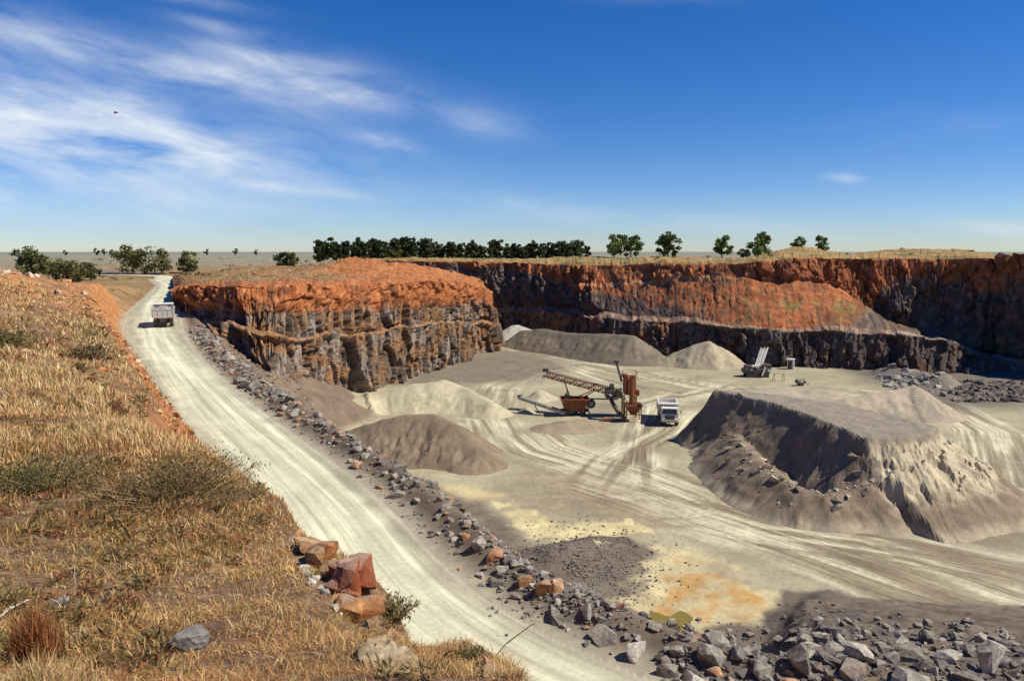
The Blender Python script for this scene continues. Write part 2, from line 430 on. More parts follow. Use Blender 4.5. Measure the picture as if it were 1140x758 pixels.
def bank_z(x, y):
    th = np.clip(np.arctan2(x, y), -.95, .5) * 1.5; lr = np.log(np.clip(np.hypot(x, y), 2.2, 170))
    z = np.zeros(x.shape)
    for i in range(len(_bu)):
        z += _bw[i] * _tps(np.sqrt((th - _bu[i, 0]) ** 2 + (lr - _bu[i, 1]) ** 2))
    n = len(_bu)
    return np.clip(z + _bw[n] + _bw[n + 1] * th + _bw[n + 2] * lr, -9, -1.6)

BEDGE = [atY(*p) for p in [(590, 860, 2.4), (568, 752, 3.4), (500, 700, 4.4), (430, 655, 5.2), (385, 625, 6.0), (330, 593, 7.0), (278, 545, 9.2), (240, 512, 12), (195, 482, 17),
         (165, 452, 25), (142, 415, 35), (122, 385, 48), (108, 360, 68), (100, 345, 85)]]
BEDGE = Path([(6, -30), (1.2, -2)] + [(p[0], p[1]) for p in BEDGE] + [(-70, 130), (-90, 200)])
def plain_z(x, y):
    r = np.hypot(x, y)
    left = ss(45, 95, -x) * (1 - ss(250, 520, r))
    z = -3.3 - 3.6 * left - 2.0 * np.exp(-((x + 55) / 60) ** 2 - ((y - 205) / 45) ** 2)
    zc_ = np.full(x.shape, 99.0)
    for T in CRESTS:
        d, s, c = T.q(x, y); zc_ = np.minimum(zc_, c - .6 + .06 * np.abs(d) + np.clip(np.abs(d) - 25, 0, None))
    z = z - 1.0 * ss(400, 1200, r) + fbm(x / 60, y / 60, o=4) * .9 * (1 - .6 * left)
    z = np.minimum(z, zc_)
    z = z + 1.5 * ss(300, 900, r) * fbm(x / 500, y / 500, o=3) - ss(2000, 9000, r) * 2
    return z

def ground(x, y, full=False):
    """height (and region, and the road coordinates) of the land at x, y"""
    x = np.asarray(x, float); y = np.asarray(y, float)
    r = np.hypot(x, y); th = np.arctan2(x, y)
    d, s, zr, hw = ROAD.q(x, y)
    inpit = poly_sd(PITPOLY, x, y)
    dr = d - hw; dl = -d - hw
    zp = plain_z(x, y)
    # bank, left of the road
    nz = fbm(x / 3, y / 3, o=4) * np.clip(r / 30, .25, 1.0)
    B = bank_z(x, y) + nz * .45 + fbm(x / .7, y / .7, o=3) * .05
    k = ss(112, 150, r)
    B = lerp(B, np.maximum(zp, zr - .4), k)
    be = np.clip(BEDGE.q(x, y)[0] + fbm(x / 1.5, y / 1.5, o=3) * np.clip(r / 25, .12, .8), 0, None)
    B = B - .6 * np.exp(-((x + .62) / .42) ** 2 - ((y - 4.75) / .6) ** 2)
    B0 = B
    B = np.maximum(B - be * (1.05 + .25 * fbm(x / 4, y / 4, o=2) + 1.5 * ss(12, 4, r)), zr - .1)
    cutn = ridged(s / 5, B * 0 + .5, o=3) * .8
    cut = zr + .05 + np.clip(dl, 0, None) * (1.35 + .35 * cutn) * (.6 + .4 * ss(0, 2.0, dl)) + nz * .6 + fbm(x / .9, y / .9, o=3) * .22 * ss(0, 1.5, dl)
    zb = smin(B, cut, 1.0)
    # pit, right of the road
    fl = FLOOR + fbm(x / 22, y / 22, o=3) * .45 + fbm(x / 5, y / 5, o=3) * .10 + fbm(x / 1.2, y / 1.2, o=3) * .03
    sl = lerp(.98, .42, ss(R(11), R(25), th + .05 * fbm(x / 9, y / 9, o=3)))
    sl = lerp(sl, .58, ss(98, 120, y))
    emb = zr - .05 - sl * np.clip(dr - 2.7, 0, None) + fbm(x / 2.5, y / 2.5, o=4) * np.clip(dr, 0, 5) * .12 + .45 * np.exp(-((dr - 2.1) / .8) ** 2) * ss(.0, .6, dr)
    zpit = smax(fl, emb, .8)
    zroad = zr + fbm(x / 6, y / 6, o=2) * .05 + fbm(d * 1.6, s / 25, o=3) * .05 - .06 * (1 - ss(0, .5, np.abs(np.abs(d) - 1.1)))
    reg = np.full(x.shape, 3)                         # 0 bank 1 road 2 pit 3 plain
    z = zp.copy()
    b = (dl >= 0) & (r < 150); reg[b] = 0; z[b] = zb[b]
    b2 = (dl >= 0) & (r >= 150); z[b2] = lerp(zr + .1, zp, ss(0, 8, dl))[b2]
    p = (dr > 0) & (inpit > 0); reg[p] = 2; z[p] = zpit[p]
    o_ = (dr > 0) & (inpit <= 0); z[o_] = lerp(np.minimum(zp, zr), zp, ss(2, 14, dr))[o_]
    rd = np.abs(d) <= hw; reg[rd] = 1; z[rd] = zroad[rd]
    if full: return z, reg, d, s, dl, dr, B0, np.minimum(cut, B), fl, emb
    return z
GRID = {}
def gzv(x, y):
    x = np.asarray(x, float); y = np.asarray(y, float)
    r = np.clip(np.hypot(x, y), 1.3, 11000); t = np.arctan2(x, y)
    i = np.clip(np.searchsorted(GRID['r'], r) - 1, 0, len(GRID['r']) - 2); j = np.clip(np.searchsorted(GRID['t'], t) - 1, 0, len(GRID['t']) - 2)
    a = (r - GRID['r'][i]) / (GRID['r'][i + 1] - GRID['r'][i]); b = (t - GRID['t'][j]) / (GRID['t'][j + 1] - GRID['t'][j])
    Z = GRID['z']
    return (Z[i, j] * (1 - a) + Z[i + 1, j] * a) * (1 - b) + (Z[i, j + 1] * (1 - a) + Z[i + 1, j + 1] * a) * b
def gz(x, y): return float(gzv(x, y))

# ---- colours of the land
def zone(px_poly, x, y, z=FLOOR, feather=2.0, warp=1.5, wscale=4.0):
    w = fbm(x / wscale + 5, y / wscale, o=4) * warp
    return ss(-feather, feather, poly_sd([atz(a, b, z) for a, b in px_poly], x, y) + w)
C_PALE = (.385, .35, .225); C_GREY = (.17, .14, .105); C_DARK = (.115, .092, .075)
TRK = [Path([atz(*p, FLOOR) for p in q]) for q in (
    [(1300, 780), (1140, 690), (950, 620), (800, 570), (700, 530), (600, 500), (560, 470)],
    [(1300, 700), (1140, 640), (980, 610), (850, 590), (740, 560), (640, 530), (570, 540)],
    [(560, 500), (540, 465), (555, 430), (600, 412), (650, 405), (720, 420), (800, 432), (900, 430)],
    [(700, 560), (705, 500), (720, 450), (790, 430)],
    [(560, 385), (610, 402), (680, 425), (760, 440), (830, 425)],
    [(1300, 600), (1120, 540), (1100, 480), (1050, 450), (900, 430)],
    [(640, 560), (680, 510), (740, 480), (770, 450)])]
def floor_col(x, y, fl, emb, dr):
    c = np.empty(x.shape + (3,)); c[:] = C_PALE
    n1 = fbm(x / 11, y / 11, o=5); n2 = fbm(x / 2.5, y / 2.5, o=4)
    right = ss(15, 50, x) * ss(100, 70, y)
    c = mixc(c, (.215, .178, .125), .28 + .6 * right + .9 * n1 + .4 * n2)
    trk = np.zeros(x.shape + (3,))
    for i, T in enumerate(TRK):
        d, s = T.q(x, y)
        W = (9, 7, 6, 5, 4, 6, 5)[i]
        m = ss(W, W * .4, np.abs(d) + n1 * 3) * ss(.5, 14, s) * ss(T.cum[-1] - .5, T.cum[-1] - 14, s)
        st = fbm(d * .55 + i * 9, s / 28 + i, o=2) + .5 * fbm(d * 1.2, s / 20, o=1)
        up = m > trk[:, 2]; trk[up] = np.stack([d + 40 * i, s, m], 1)[up]
        c = mixc(c, (.54, .50, .35), m * ss(.0, .3, st) * .85)
        c = mixc(c, (.20, .155, .10), m * ss(.0, .35, -st) * .8)
    c = mixc(c, C_GREY, zone([(430, 430), (480, 405), (560, 388), (610, 397), (640, 410), (590, 424), (520, 428)], x, y, feather=5) * .85)
    c = mixc(c, (.24, .18, .12), zone([(570, 530), (640, 520), (720, 545), (800, 590), (700, 590), (600, 580), (540, 550)], x, y, feather=3) * (.45 + .8 * fbm(x / 9 + 2 * n1, y / 1.5, o=3)))
    g = zone([(430, 525), (500, 546), (550, 566), (590, 602), (640, 614), (700, 600), (742, 612), (724, 650), (705, 690), (660, 720), (500, 660)], x, y, feather=1.5)
    c = mixc(c, (.135, .103, .08), g * (.85 + .5 * n2))
    c = mixc(c, (.62, .52, .27), zone([(552, 560), (580, 562), (630, 585), (700, 578), (722, 590), (640, 606), (590, 596)], x, y, feather=.6, warp=2.6, wscale=3) * (.75 + .6 * n2))
    c = mixc(c, (.58, .47, .24), zone([(490, 540), (530, 543), (560, 552), (520, 556)], x, y, feather=1, warp=1.5) * .7)
    e = zone([(730, 608), (800, 620), (870, 672), (880, 690), (800, 702), (690, 720), (695, 680), (712, 645)], x, y, feather=.7, warp=3.0, wscale=3)
    c = mixc(c, (.52, .44, .25), e * (.85 + .5 * n2))
    c = mixc(c, (.40, .225, .075), zone([(755, 618), (800, 632), (850, 668), (840, 692), (770, 700), (705, 712), (715, 680), (745, 655)], x, y, feather=.9, warp=2.8, wscale=2.5) * ss(-.3, .25, n2 + .3 * fbm(x / 6, y / 6, o=2)) * .9)
    c = mixc(c, (.24, .2, .16), zone([(800, 625), (845, 640), (830, 650), (790, 637)], x, y, feather=.8, warp=1.6) * .5)
    c = mixc(c, (.115, .09, .075), zone([(870, 655), (1000, 672), (1140, 705), (1300, 760), (1140, 800), (760, 800), (770, 712), (850, 690)], x, y, feather=.5, warp=1.8, wscale=2.5) * .9)
    # the slope under the road and its foot
    e2 = ss(.2, 1.2, emb - fl)
    grav = mixc(np.broadcast_to(np.array((.125, .096, .072)), c.shape).copy(), (.20, .16, .115), .3 + .9 * n2)
    far = ss(55, 90, y)
    grav = mixc(grav, (.22, .15, .1), far * (.5 + n1))
    c = lerp(c, grav, e2[..., None])
    c = mixc(c, (.34, .31, .225), ss(1.5, .0, dr + .9 * n2) * .95)
    c = mixc(c, (.11, .09, .08), ss(118, 135, y) * ss(70, 80, x) * .85)  # shade of the right wall painted into the floor colour
    trk[:, 2] *= 1 - e2
    return c * (1 + .22 * n2 + .16 * fbm(x / .7, y / .7, o=2))[..., None], trk
def road_col(x, y, d, s):
    c = np.empty(x.shape + (3,)); c[:] = (.56, .555, .395)
    st = fbm(d * .9, s / 40, o=4); st2 = fbm(d * 3.2, s / 15, o=3)
    c = mixc(c, (.42, .395, .27), .25 + 1.2 * st + .7 * st2)
    c = mixc(c, (.64, .64, .49), ss(.05, .4, -st) * .7)
    c = mixc(c, (.34, .31, .225), ss(1.7, 2.8, np.abs(d) + .8 * fbm(x / 2.5, y / 2.5, o=4)) * .9)
    return c
def bank_col(x, y, z, B, cut, dl):
    n = fbm(x / 4, y / 4, o=5); n2 = fbm(x / .8, y / .8, o=4); r = np.hypot(x, y)
    c = np.empty(x.shape + (3,)); c[:] = (.165, .105, .062)
    c = mixc(c, (.17, .10, .06), .4 + 1.3 * n2)
    c = mixc(c, (.34, .225, .105), .2 + 1.1 * n + .5 * n2)
    w = ss(.2, 1.5, B - cut)
    oc = mixc(np.broadcast_to(np.array((.40, .155, .05)), c.shape).copy(), (.22, .105, .05), .4 + 1.2 * n2)
    oc = mixc(oc, (.46, .30, .14), ss(.1, .5, n))
    c = lerp(c, oc, w[..., None])
    c = mixc(c, (.42, .19, .07), ss(60, 95, r) * ss(-.25, .2, n + .15) * .8)
    c = mixc(c, (.30, .26, .19), ss(1.2, 0, dl) * .7)
    return c
def plain_col(x, y):
    n = fbm(x / 14, y / 14, o=5); n2 = fbm(x / 3, y / 3, o=4); r = np.hypot(x, y)
    c = np.empty(x.shape + (3,)); c[:] = (.26, .175, .085)
    c = mixc(c, (.34, .17, .075), .3 + 1.2 * n)
    c = mixc(c, (.16, .14, .06), ss(.0, .4, n2 + .4 * fbm(x / 40, y / 40, o=2)))
    c = mixc(c, (.24, .22, .15), ss(260, 420, r))
    c = mixc(c, (.20, .215, .165), ss(420, 1500, r) * .9)  # far ground greyed with distance, haze put into the colour
    c = mixc(c, (.20, .16, .125), ss(0, 6, poly_sd([(-150, 244), (-118, 243), (-112, 258), (-122, 272), (-150, 266)], x, y)) )
    return c

def build_ground():
    th = np.concatenate([np.linspace(-180, -42, 40)[:-1], np.linspace(-42, 42, 740), np.linspace(42, 180, 40)[1:-1]])
    th = np.radians(np.append(th, 180 - 1e-6))
    rr = [1.2]
    while rr[-1] < 310: rr.append(rr[-1] * (1.0074 if rr[-1] > 2.2 else 1.03))
    while rr[-1] < 12000: rr.append(rr[-1] * 1.045)
    rr = np.array(rr)
    Rg, Tg = np.meshgrid(rr, th, indexing='ij')
    x = (Rg * np.sin(Tg)).ravel(); y = (Rg * np.cos(Tg)).ravel()
    z, reg, d, s, dl, dr, B, cut, fl, emb = ground(x, y, True)
    GRID.update(r=rr, t=th, z=z.reshape(Rg.shape), dl=dl.reshape(Rg.shape))
    col = np.empty((len(x), 3)); i = reg == 3; col[i] = plain_col(x[i], y[i])
    i = reg == 0; col[i] = bank_col(x[i], y[i], z[i], B[i], cut[i], dl[i])
    i = reg == 1; col[i] = road_col(x[i], y[i], d[i], s[i])
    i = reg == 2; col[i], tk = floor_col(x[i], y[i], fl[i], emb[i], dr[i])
    trk = np.zeros((len(x), 3)); trk[i] = tk; i = reg == 1; trk[i] = np.stack([d[i], s[i], np.ones(i.sum())], 1)
    faces = grid_faces(len(rr), len(th))
    # close the middle, under the photographer's feet
    V = np.column_stack([x, y, z])
    fr = np.max(reg[faces] * (reg[faces] != 3), axis=1); pl = np.all(reg[faces] == 3, axis=1); fr[pl] = 3
    fr2 = reg[faces[:, 0]]
    for k, (name, mat) in enumerate((('grass_bank', 'bank'), ('haul_road', 'road'), ('pit_floor', 'floor'), ('plain', 'plain'))):
        u, f = sub_mesh(V, faces, fr2 == k)
        ob = mesh_np(name, V[u], f[:, ::-1], col[u], M[mat]); ob['kind'] = 'structure'
        if k in (1, 2):
            ta = ob.data.attributes.new('Trk', 'FLOAT_VECTOR', 'POINT'); ta.data.foreach_set('vector', trk[u].astype(np.float32).ravel())
build_ground()

def loft(name, W, per_s, nt_split, dispf, colf, mat, sunk=4.0, drop=3.0, wobble=2.0):
    """W: stations x profile points x 3. Adds a tucked-down back row and a sunken foot row."""
    back = W[:, 0] + (W[:, 0] - W[:, 1]) / np.linalg.norm((W[:, 0] - W[:, 1])[:, :2], axis=1)[:, None] * 12
    back[:, 2] = W[:, 0, 2] - drop
    foot = W[:, -1].copy(); foot[:, 2] -= sunk
    P = np.concatenate([back[:, None], W, foot[:, None]], 1)
    S = smooth_poly(P.reshape(len(P), -1), per_s).reshape(-1, P.shape[1], 3)
    seg = np.linalg.norm(np.diff(S.mean(1), axis=0), axis=1); sarc = np.concatenate([[0], np.cumsum(seg)])
    n = int(sarc[-1] / (sarc[-1] / (len(S) - 1)))
    rows = []; tt = []
    for k, m in enumerate(nt_split):
        for q in np.linspace(0, 1, m, endpoint=False):
            rows.append(S[:, k] * (1 - q) + S[:, k + 1] * q); tt.append(k + q)
    rows.append(S[:, -1]); tt.append(len(nt_split))
    G = np.stack(rows, 1); t = np.array(tt)                    # (ns, nt, 3)
    wob = np.exp(-((t - 5.5) / .75) ** 2)[None] * (fbm(sarc / 9 + 3, sarc * 0 + .3, o=4) * wobble)[:, None] + np.exp(-((t - 3.9) / .35) ** 2)[None] * (fbm(sarc / 6 + 9, sarc * 0 + .7, o=4) * wobble * .8)[:, None]
    G[..., 2] += wob
    def normals(G):
        a = np.gradient(G, axis=0); b = np.gradient(G, axis=1)
        nn = np.cross(a, b); return nn / (np.linalg.norm(nn, axis=2)[..., None] + 1e-9)
    nrm = normals(G)
    # soften the normals used for pushing
    for _ in range(6):
        nrm[1:-1] = (nrm[:-2] + nrm[1:-1] * 2 + nrm[2:]) / 4; nrm[:, 1:-1] = (nrm[:, :-2] + nrm[:, 1:-1] * 2 + nrm[:, 2:]) / 4
    nrm /= np.linalg.norm(nrm, axis=2)[..., None]
    if np.mean(nrm[:, :, 2]) < 0: nrm = -nrm; flip = True
    else: flip = False
    s2 = np.repeat(sarc[:, None], G.shape[1], 1); t2 = np.repeat(t[None], G.shape[0], 0)
    steep = ss(.75, .45, nrm[..., 2])
    h = dispf(G, s2, t2, steep)
    G2 = G + nrm * h[..., None]
    n2 = normals(G2); n2 = -n2 if flip else n2
    col = colf(G2, s2, t2, steep, n2, h)
    f = grid_faces(G.shape[0], G.shape[1])
    if flip: f = f[:, ::-1]
    ob = mesh_np(name, G2.reshape(-1, 3), f, col.reshape(-1, 3), mat, smooth=False)
    ob['kind'] = 'structure'
    return ob

def lm_disp(G, s, t, st):
    x, y, z = G[..., 0], G[..., 1], G[..., 2]
    wx = fbm(s / 5, z / 5, o=3) * 1.0 + fbm(s / 1.1, z / 2, o=3) * .5
    f1, f2, c = voronoi((s + wx) / 7, z / 14)
    big = (c[..., 0] - .5) * 3.4
    f1b, f2b, c2 = voronoi((s + wx) / 1.5 + 40, z / 7.5)
    mid = (c2[..., 0] - .5) * 2.1 - .9 * ss(.16, .0, f2b - f1b)
    f1c, f2c, c3 = voronoi(s / .6 + 11, z / 2.6 + 3)
    sm = (c3[..., 0] - .5) * .5 - .25 * ss(.2, 0, f2c - f1c)
    rock = ss(3.6, 4.1, t + .45 * fbm(s / 7, z / 7, o=3))
    f1d, f2d, c4 = voronoi(s / 2.6 + 5, z / 2.0 + 9)
    soil = ridged(s / 4.5, z / 12, o=3) * 1.2 + (c4[..., 0] - .5) * 1.1 - .6 * ss(.2, 0, f2d - f1d) + sm * .7 + fbm(s / 1.2, z / 1.2, o=3) * .3
    h = st * lerp(soil + big * .4, big + mid + sm, rock)
    tp = (fbm(x / 7, y / 7, o=4) * 1.3 + fbm(x / 1.6, y / 1.6, o=3) * .3) * ss(3.05, 2.6, t)
    st = ss(.5, 1.0, st)
    h = h * ss(2.9, 3.15, t) + (1 - st) * (tp + .25 * fbm(x / .9, y / .9, o=3))
    return h * ss(.2, .9, t)
def lm_col(G, s, t, st, n, h):
    x, y, z = G[..., 0], G[..., 1], G[..., 2]
    n1 = fbm(s / 6, z / 4, o=5); n2 = fbm(s / 1.5, z / 1.2, o=4); n3 = fbm(s / .8, z / 5, o=3)
    c = np.empty(x.shape + (3,)); c[:] = (.335, .115, .04)
    c = mixc(c, (.46, .19, .08), .2 + 1.3 * n2); c = mixc(c, (.16, .065, .032), ss(-.05, .4, n1 - .3 * n2 + .3 * n3) * .85); c = mixc(c, (.10, .055, .035), ss(.15, .45, n3) * .7)
    rk = np.empty(x.shape + (3,)); rk[:] = (.155, .118, .088)
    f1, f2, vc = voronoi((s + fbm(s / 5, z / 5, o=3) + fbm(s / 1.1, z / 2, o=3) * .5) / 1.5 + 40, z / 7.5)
    rk = mixc(rk, (.25, .215, .175), ss(.5, .75, vc[..., 1] + .4 * n2)); rk = mixc(rk, (.24, .125, .055), ss(-.1, .25, n1 + .05) * .85)
    rk = mixc(rk, (.07, .058, .05), ss(.14, .0, f2 - f1) * .85); rk = mixc(rk, (.085, .07, .06), ss(.1, .45, n3) * .8); rk = mixc(rk, (.34, .14, .05), ss(.12, .5, fbm(s / 9 + 8, z / 9, o=4)) * .75)  # joints darkened: fracture stain, with crevice shade put into the colour
    w = ss(3.75, 4.25, t + .55 * n1 + .25 * n3)
    c = lerp(c, rk, w[..., None])
    # rubble and soil caught on the bench
    c = mixc(c, (.31, .15, .065), ss(.35, .8, n[..., 2]) * ss(4.3, 4.8, t) * (.55 + .8 * n2))
    top = ss(2.95, 2.4, t + .3 * n1)
    tc = mixc(np.broadcast_to(np.array((.27, .13, .055)), c.shape).copy(), (.24, .17, .085), .45 + 1.6 * fbm(x / 9, y / 9, o=4))
    tc = mixc(tc, (.45, .36, .26), ss(.3, .5, fbm(x / 1.4, y / 1.4, o=3)) * .8)
    ff = fbm(x / 3, y / 6, o=4)
    tc = mixc(tc, (.17, .13, .06), ss(.02, .35, ff) * ss(.9, .5, ss(-45, -25, x)) )
    tc = mixc(tc, (.36, .135, .05), ss(-48, -40, x) * ss(158, 168, y) * .85)
    c = lerp(c, tc, top[..., None])
    return c * (1 + .22 * fbm(s / .6, z / .6, o=2))[..., None]
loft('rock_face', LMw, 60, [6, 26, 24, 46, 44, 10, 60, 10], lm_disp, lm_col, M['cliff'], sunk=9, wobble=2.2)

def fw_disp(G, s, t, st):
    x, y, z = G[..., 0], G[..., 1], G[..., 2]
    wx = fbm(s / 8, z / 8, o=3) * 2 + fbm(s / 1.6, z / 2.5, o=3) * 1.1
    z = z + fbm(s / 3 + 8, z / 3, o=3) * 2.2
    f1, f2, c = voronoi((s + wx) / 9, z / 14); f1b, f2b, c2 = voronoi((s + wx) / 2.6 + 40, z / 6)
    f1c, f2c, c3 = voronoi(s / 1.2 + 11, z / 1.6 + 3)
    big = (c[..., 0] - .5) * 3.2; mid = (c2[..., 0] - .5) * 2.2 - .55 * ss(.12, 0, f2b - f1b) * (c2[..., 2] > .4); sm = (c3[..., 0] - .5) * .7
    gul = ridged(s / 3.0 + fbm(s / 9, z / 9, o=2), z / 18, o=3) * 1.0
    talus = ss(3.8, 4.1, t) * ss(5.1, 4.9, t)
    talh = ridged((s + .5 * z) / 3.2, z / 14, o=3) * 1.5 + sm * 1.2 + fbm(s / 1.5, z / 1.5, o=3) * .8 + (c2[..., 1] - .5) * .9
    h = st * lerp(big + mid + sm + gul * .5, big * .6 + mid * .6 + talh, talus)
    h = h + (1 - st) * (fbm(x / 6, y / 6, o=4) * .7 + .4 * sm) 
    return h * ss(0, .6, t)
def fw_col(G, s, t, st, n, h):
    x, y, z = G[..., 0], G[..., 1], G[..., 2]
    n1 = fbm(s / 9, z / 6, o=5); n2 = fbm(s / 2, z / 1.8, o=4); n3 = fbm(s / 1.0, z / 9, o=4)
    px = 570 + F * x / y
    orange = np.empty(x.shape + (3,)); orange[:] = (.30, .10, .038)
    orange = mixc(orange, (.44, .185, .085), .2 + 1.3 * n2); orange = mixc(orange, (.15, .065, .035), ss(-.1, .35, n1 + .4 * n3) * .85)
    rk = np.empty(x.shape + (3,)); rk[:] = (.105, .078, .066)
    rk = mixc(rk, (.20, .155, .13), ss(.0, .45, n2)); rk = mixc(rk, (.055, .045, .042), ss(.05, .4, n3) * .8)
    rk = mixc(rk, (.19, .085, .045), ss(.0, .4, n1) * .7)
    # reach of the red weathered band (profile units); shortened leftward to paint in shade
    reach = np.interp(px, [470, 560, 600, 640, 700, 780, 830, 900, 950, 985, 1060, 1140], [3.1, 3.3, 3.7, 4.3, 4.5, 4.95, 5.05, 5.1, 5.05, 3.32, 3.35, 3.3])
    w = ss(-.12, .12, t - reach + .45 * n1 + .2 * n3)
    c = lerp(orange, rk, w[..., None])
    blk = ss(.0, .5, n2 + n3) * ss(3.9, 4.1, t) * ss(5.0, 4.8, t) * ss(820, 760, px)
    c = mixc(c, (.115, .075, .058), np.clip(1.5 * blk, 0, .95) * ss(4.02, 4.12, t + .1 * n1)); c = mixc(c, (.50, .25, .12), ss(.1, .03, np.abs(t - 4.02 + .06 * n1)) * ss(630, 660, px) * ss(830, 790, px) * .7)
    ol = ss(.05, .4, fbm(s / 5 + 3, z / 4, o=4)) * ss(3.9, 4.2, t) * ss(5.1, 4.8, t) * ss(780, 830, px)
    c = mixc(c, (.22, .17, .06), ol * .75); c = mixc(c, (.13, .08, .045), ss(.1, .4, n2 + .3 * n3) * ss(3.9, 4.2, t) * ss(5.1, 4.8, t) * .7)
    ben = ss(5.0, 5.15, t) * ss(6.0, 5.8, t)
    c = mixc(c, (.36, .22, .14), ben * (.5 + n2)); c = mixc(c, (.30, .25, .2), ben * ss(985, 1010, px) * .8)
    top = ss(3.0, 2.75, t + .15 * n2)
    tc = mixc(np.broadcast_to(np.array((.30, .20, .085)), c.shape).copy(), (.15, .13, .045), ss(-.05, .3, fbm(x / 8, y / 8, o=4)))
    tc = mixc(tc, (.42, .26, .12), ss(.1, .45, n1) * .8)
    c = lerp(c, tc, top[..., None])
    return c * (1 + .22 * fbm(s / 1.0, z / 1.0, o=2))[..., None]
loft('quarry_wall', FWw, 34, [5, 14, 8, 26, 44, 10, 44, 6], fw_disp, fw_col, M['cliff'], sunk=4)

# ------------------------------------------------------------------ heaps of gravel
def heap(name, label, hfun, box, res, col, smooth=True, gully=.3, rough=.12, group='gravel heaps on the pit floor', colf=None):
    x0, x1, y0, y1 = box
    nx = int((x1 - x0) / res) + 1; ny = int((y1 - y0) / res) + 1
    X, Y = np.meshgrid(np.linspace(x0, x1, nx), np.linspace(y0, y1, ny))
    wx = fbm(X / 5, Y / 5, o=3) * .9; wy = fbm(X / 5 + 30, Y / 5, o=3) * .9
    h, d = hfun(X + wx, Y + wy)
    g0 = ground(X, Y)
    f = np.clip(h / 1.2, 0, 1)
    h = h + f * (fbm(X / 1.6, Y / 1.6, o=4) * rough)
    gx, gy = np.gradient(h, res)
    ang = np.arctan2(gx, gy)
    h = h + f * gully * (ridged(ang * 5 + fbm(X / 4, Y / 4, o=2), d / 9, o=3) - .6) * ss(.1, .5, np.hypot(gx, gy)) * ss(.2, 2.5, d)
    faces = grid_faces(ny, nx)
    h = np.where(g0 > FLOOR + .8, FLOOR + h - g0, h)
    keep = np.max(h.ravel()[faces], axis=1) > -.35
    n1 = fbm(X / 4, Y / 4, o=4); n2 = fbm(ang * 4, d / 6, o=4)
    c = np.empty(X.shape + (3,)); c[:] = col
    c = c * (1 + .25 * n1 + .30 * n2)[..., None]
    if colf is not None: c = colf(c, X, Y, h)
    V = np.column_stack([X.ravel(), Y.ravel(), (g0 + h - .03).ravel()])
    u, ff = sub_mesh(V, faces, keep)
    o = mesh_np(name, V[u], ff, c.reshape(-1, 3)[u], M['pile'], smooth)
    return tag(o, label, 'gravel heap', group)
def ridge_h(pts, slope=.68, top=None, lump=0.0, rnd=.6):
    """pts: (x, y, height) along the crest"""
    P = Path([(p[0], p[1]) for p in pts], [p[2] for p in pts])
    def f(X, Y):
        d, s, hc = P.q(X, Y); d = np.abs(d)
        d = np.sqrt(d * d + rnd * rnd) - rnd
        h = hc - slope * d
        if lump: h = h + lump * fbm(s / 3, d / 4, o=3)
        return h, d
    return f
def crest(pxs):
    out = []
    for px, py, Y in pxs:
        x, y, z = atY(px, py, Y); out.append((x, y, z - FLOOR))
    return out
def bbox(pts, m): 
    return (min(p[0] for p in pts) - m, max(p[0] for p in pts) + m, min(p[1] for p in pts) - m, max(p[1] for p in pts) + m)
def ridge_heap(name, label, pxs, col, res=.35, slope=.68, m=11, **k):
    c = crest(pxs)
    return heap(name, label, ridge_h(c, slope, rnd=k.pop('rnd', .6)), bbox(c, m), res, col, **k)
BROWN = (.21, .16, .108); PALE = (.42, .375, .25); GREYP = (.185, .15, .11)
ridge_heap('gravel_heap', 'brown rippled gravel heap just beyond the roadside boulders, nearest the haul road', [(385, 480, 99), (405, 473, 99), (425, 467, 99), (455, 461, 99), (485, 461, 98), (512, 474, 95), (530, 497, 92)], BROWN, .28, gully=.75, rough=.2)
ridge_heap('gravel_heap', 'pale gravel heap below the red rock face, behind the brown rippled heap', [(395, 443, 124), (430, 437, 126), (462, 427, 127), (495, 423, 128), (520, 432, 126), (545, 446, 122)], PALE, .32, gully=.5)
ridge_heap('gravel_heap', 'long dark grey gravel heap with level crest below the far quarry wall', [(583, 368, 214), (605, 365.5, 209), (632, 370, 201), (662, 371.5, 193), (690, 372, 187), (706, 373.5, 184)], GREYP, .5, m=16, gully=.7)
ridge_heap('gravel_heap', 'pale pointed gravel heap with dark broken front at the foot of the far wall', [(752, 391, 178), (770, 384, 177), (792, 380, 176), (800, 386, 176)], (.34, .285, .195), .4, m=13, gully=.5)
ridge_heap('gravel_heap', 'small pale heap in the shade at the far left corner of the pit', [(570, 362, 228), (578, 361, 228), (590, 366, 226)], (.42, .39, .33), .5, m=10)
ridge_heap('gravel_heap', 'low sharp ridged gravel heap behind the big flat topped stockpile', [(925, 447, 120), (965, 438, 122), (1012, 429, 124), (1022, 430, 123)], (.34, .285, .21), .35, m=13, gully=.5)
ridge_heap('gravel_heap', 'small dark sided cone of gravel under the raised conveyor head', [(599, 434, 135), (602, 433, 135.5)], (.40, .35, .25), .2, m=6, gully=.2, slope=.62, rnd=.3)
ridge_heap('gravel_heap', 'tiny gravel cone under the low discharge conveyor of the hopper', [(585, 452, 124), (586, 452, 124.2)], (.36, .31, .22), .15, m=4, gully=.15, rnd=.3)
ridge_heap('gravel_heap', 'low flat spread of brown gravel in front of the orange hopper', [(612, 472, 111.5), (630, 469, 112), (650, 468, 113)], (.27, .215, .15), .2, m=6, slope=.3, gully=.1)
ridge_heap('gravel_heap', 'dark coarse gravel heap beside the yellow mud below the road', [(612, 612, 62.5), (655, 598, 68), (695, 599, 67.5), (715, 610, 65.5)], (.14, .108, .085), .2, m=8, slope=.3, gully=.12, rough=.4)
ridge_heap('gravel_heap', 'low broad brown heap between the wall machines and the flat stockpile', [(838, 434, 137), (880, 431, 139), (920, 434, 137)], (.34, .29, .21), .4, m=9, slope=.25, gully=.1)

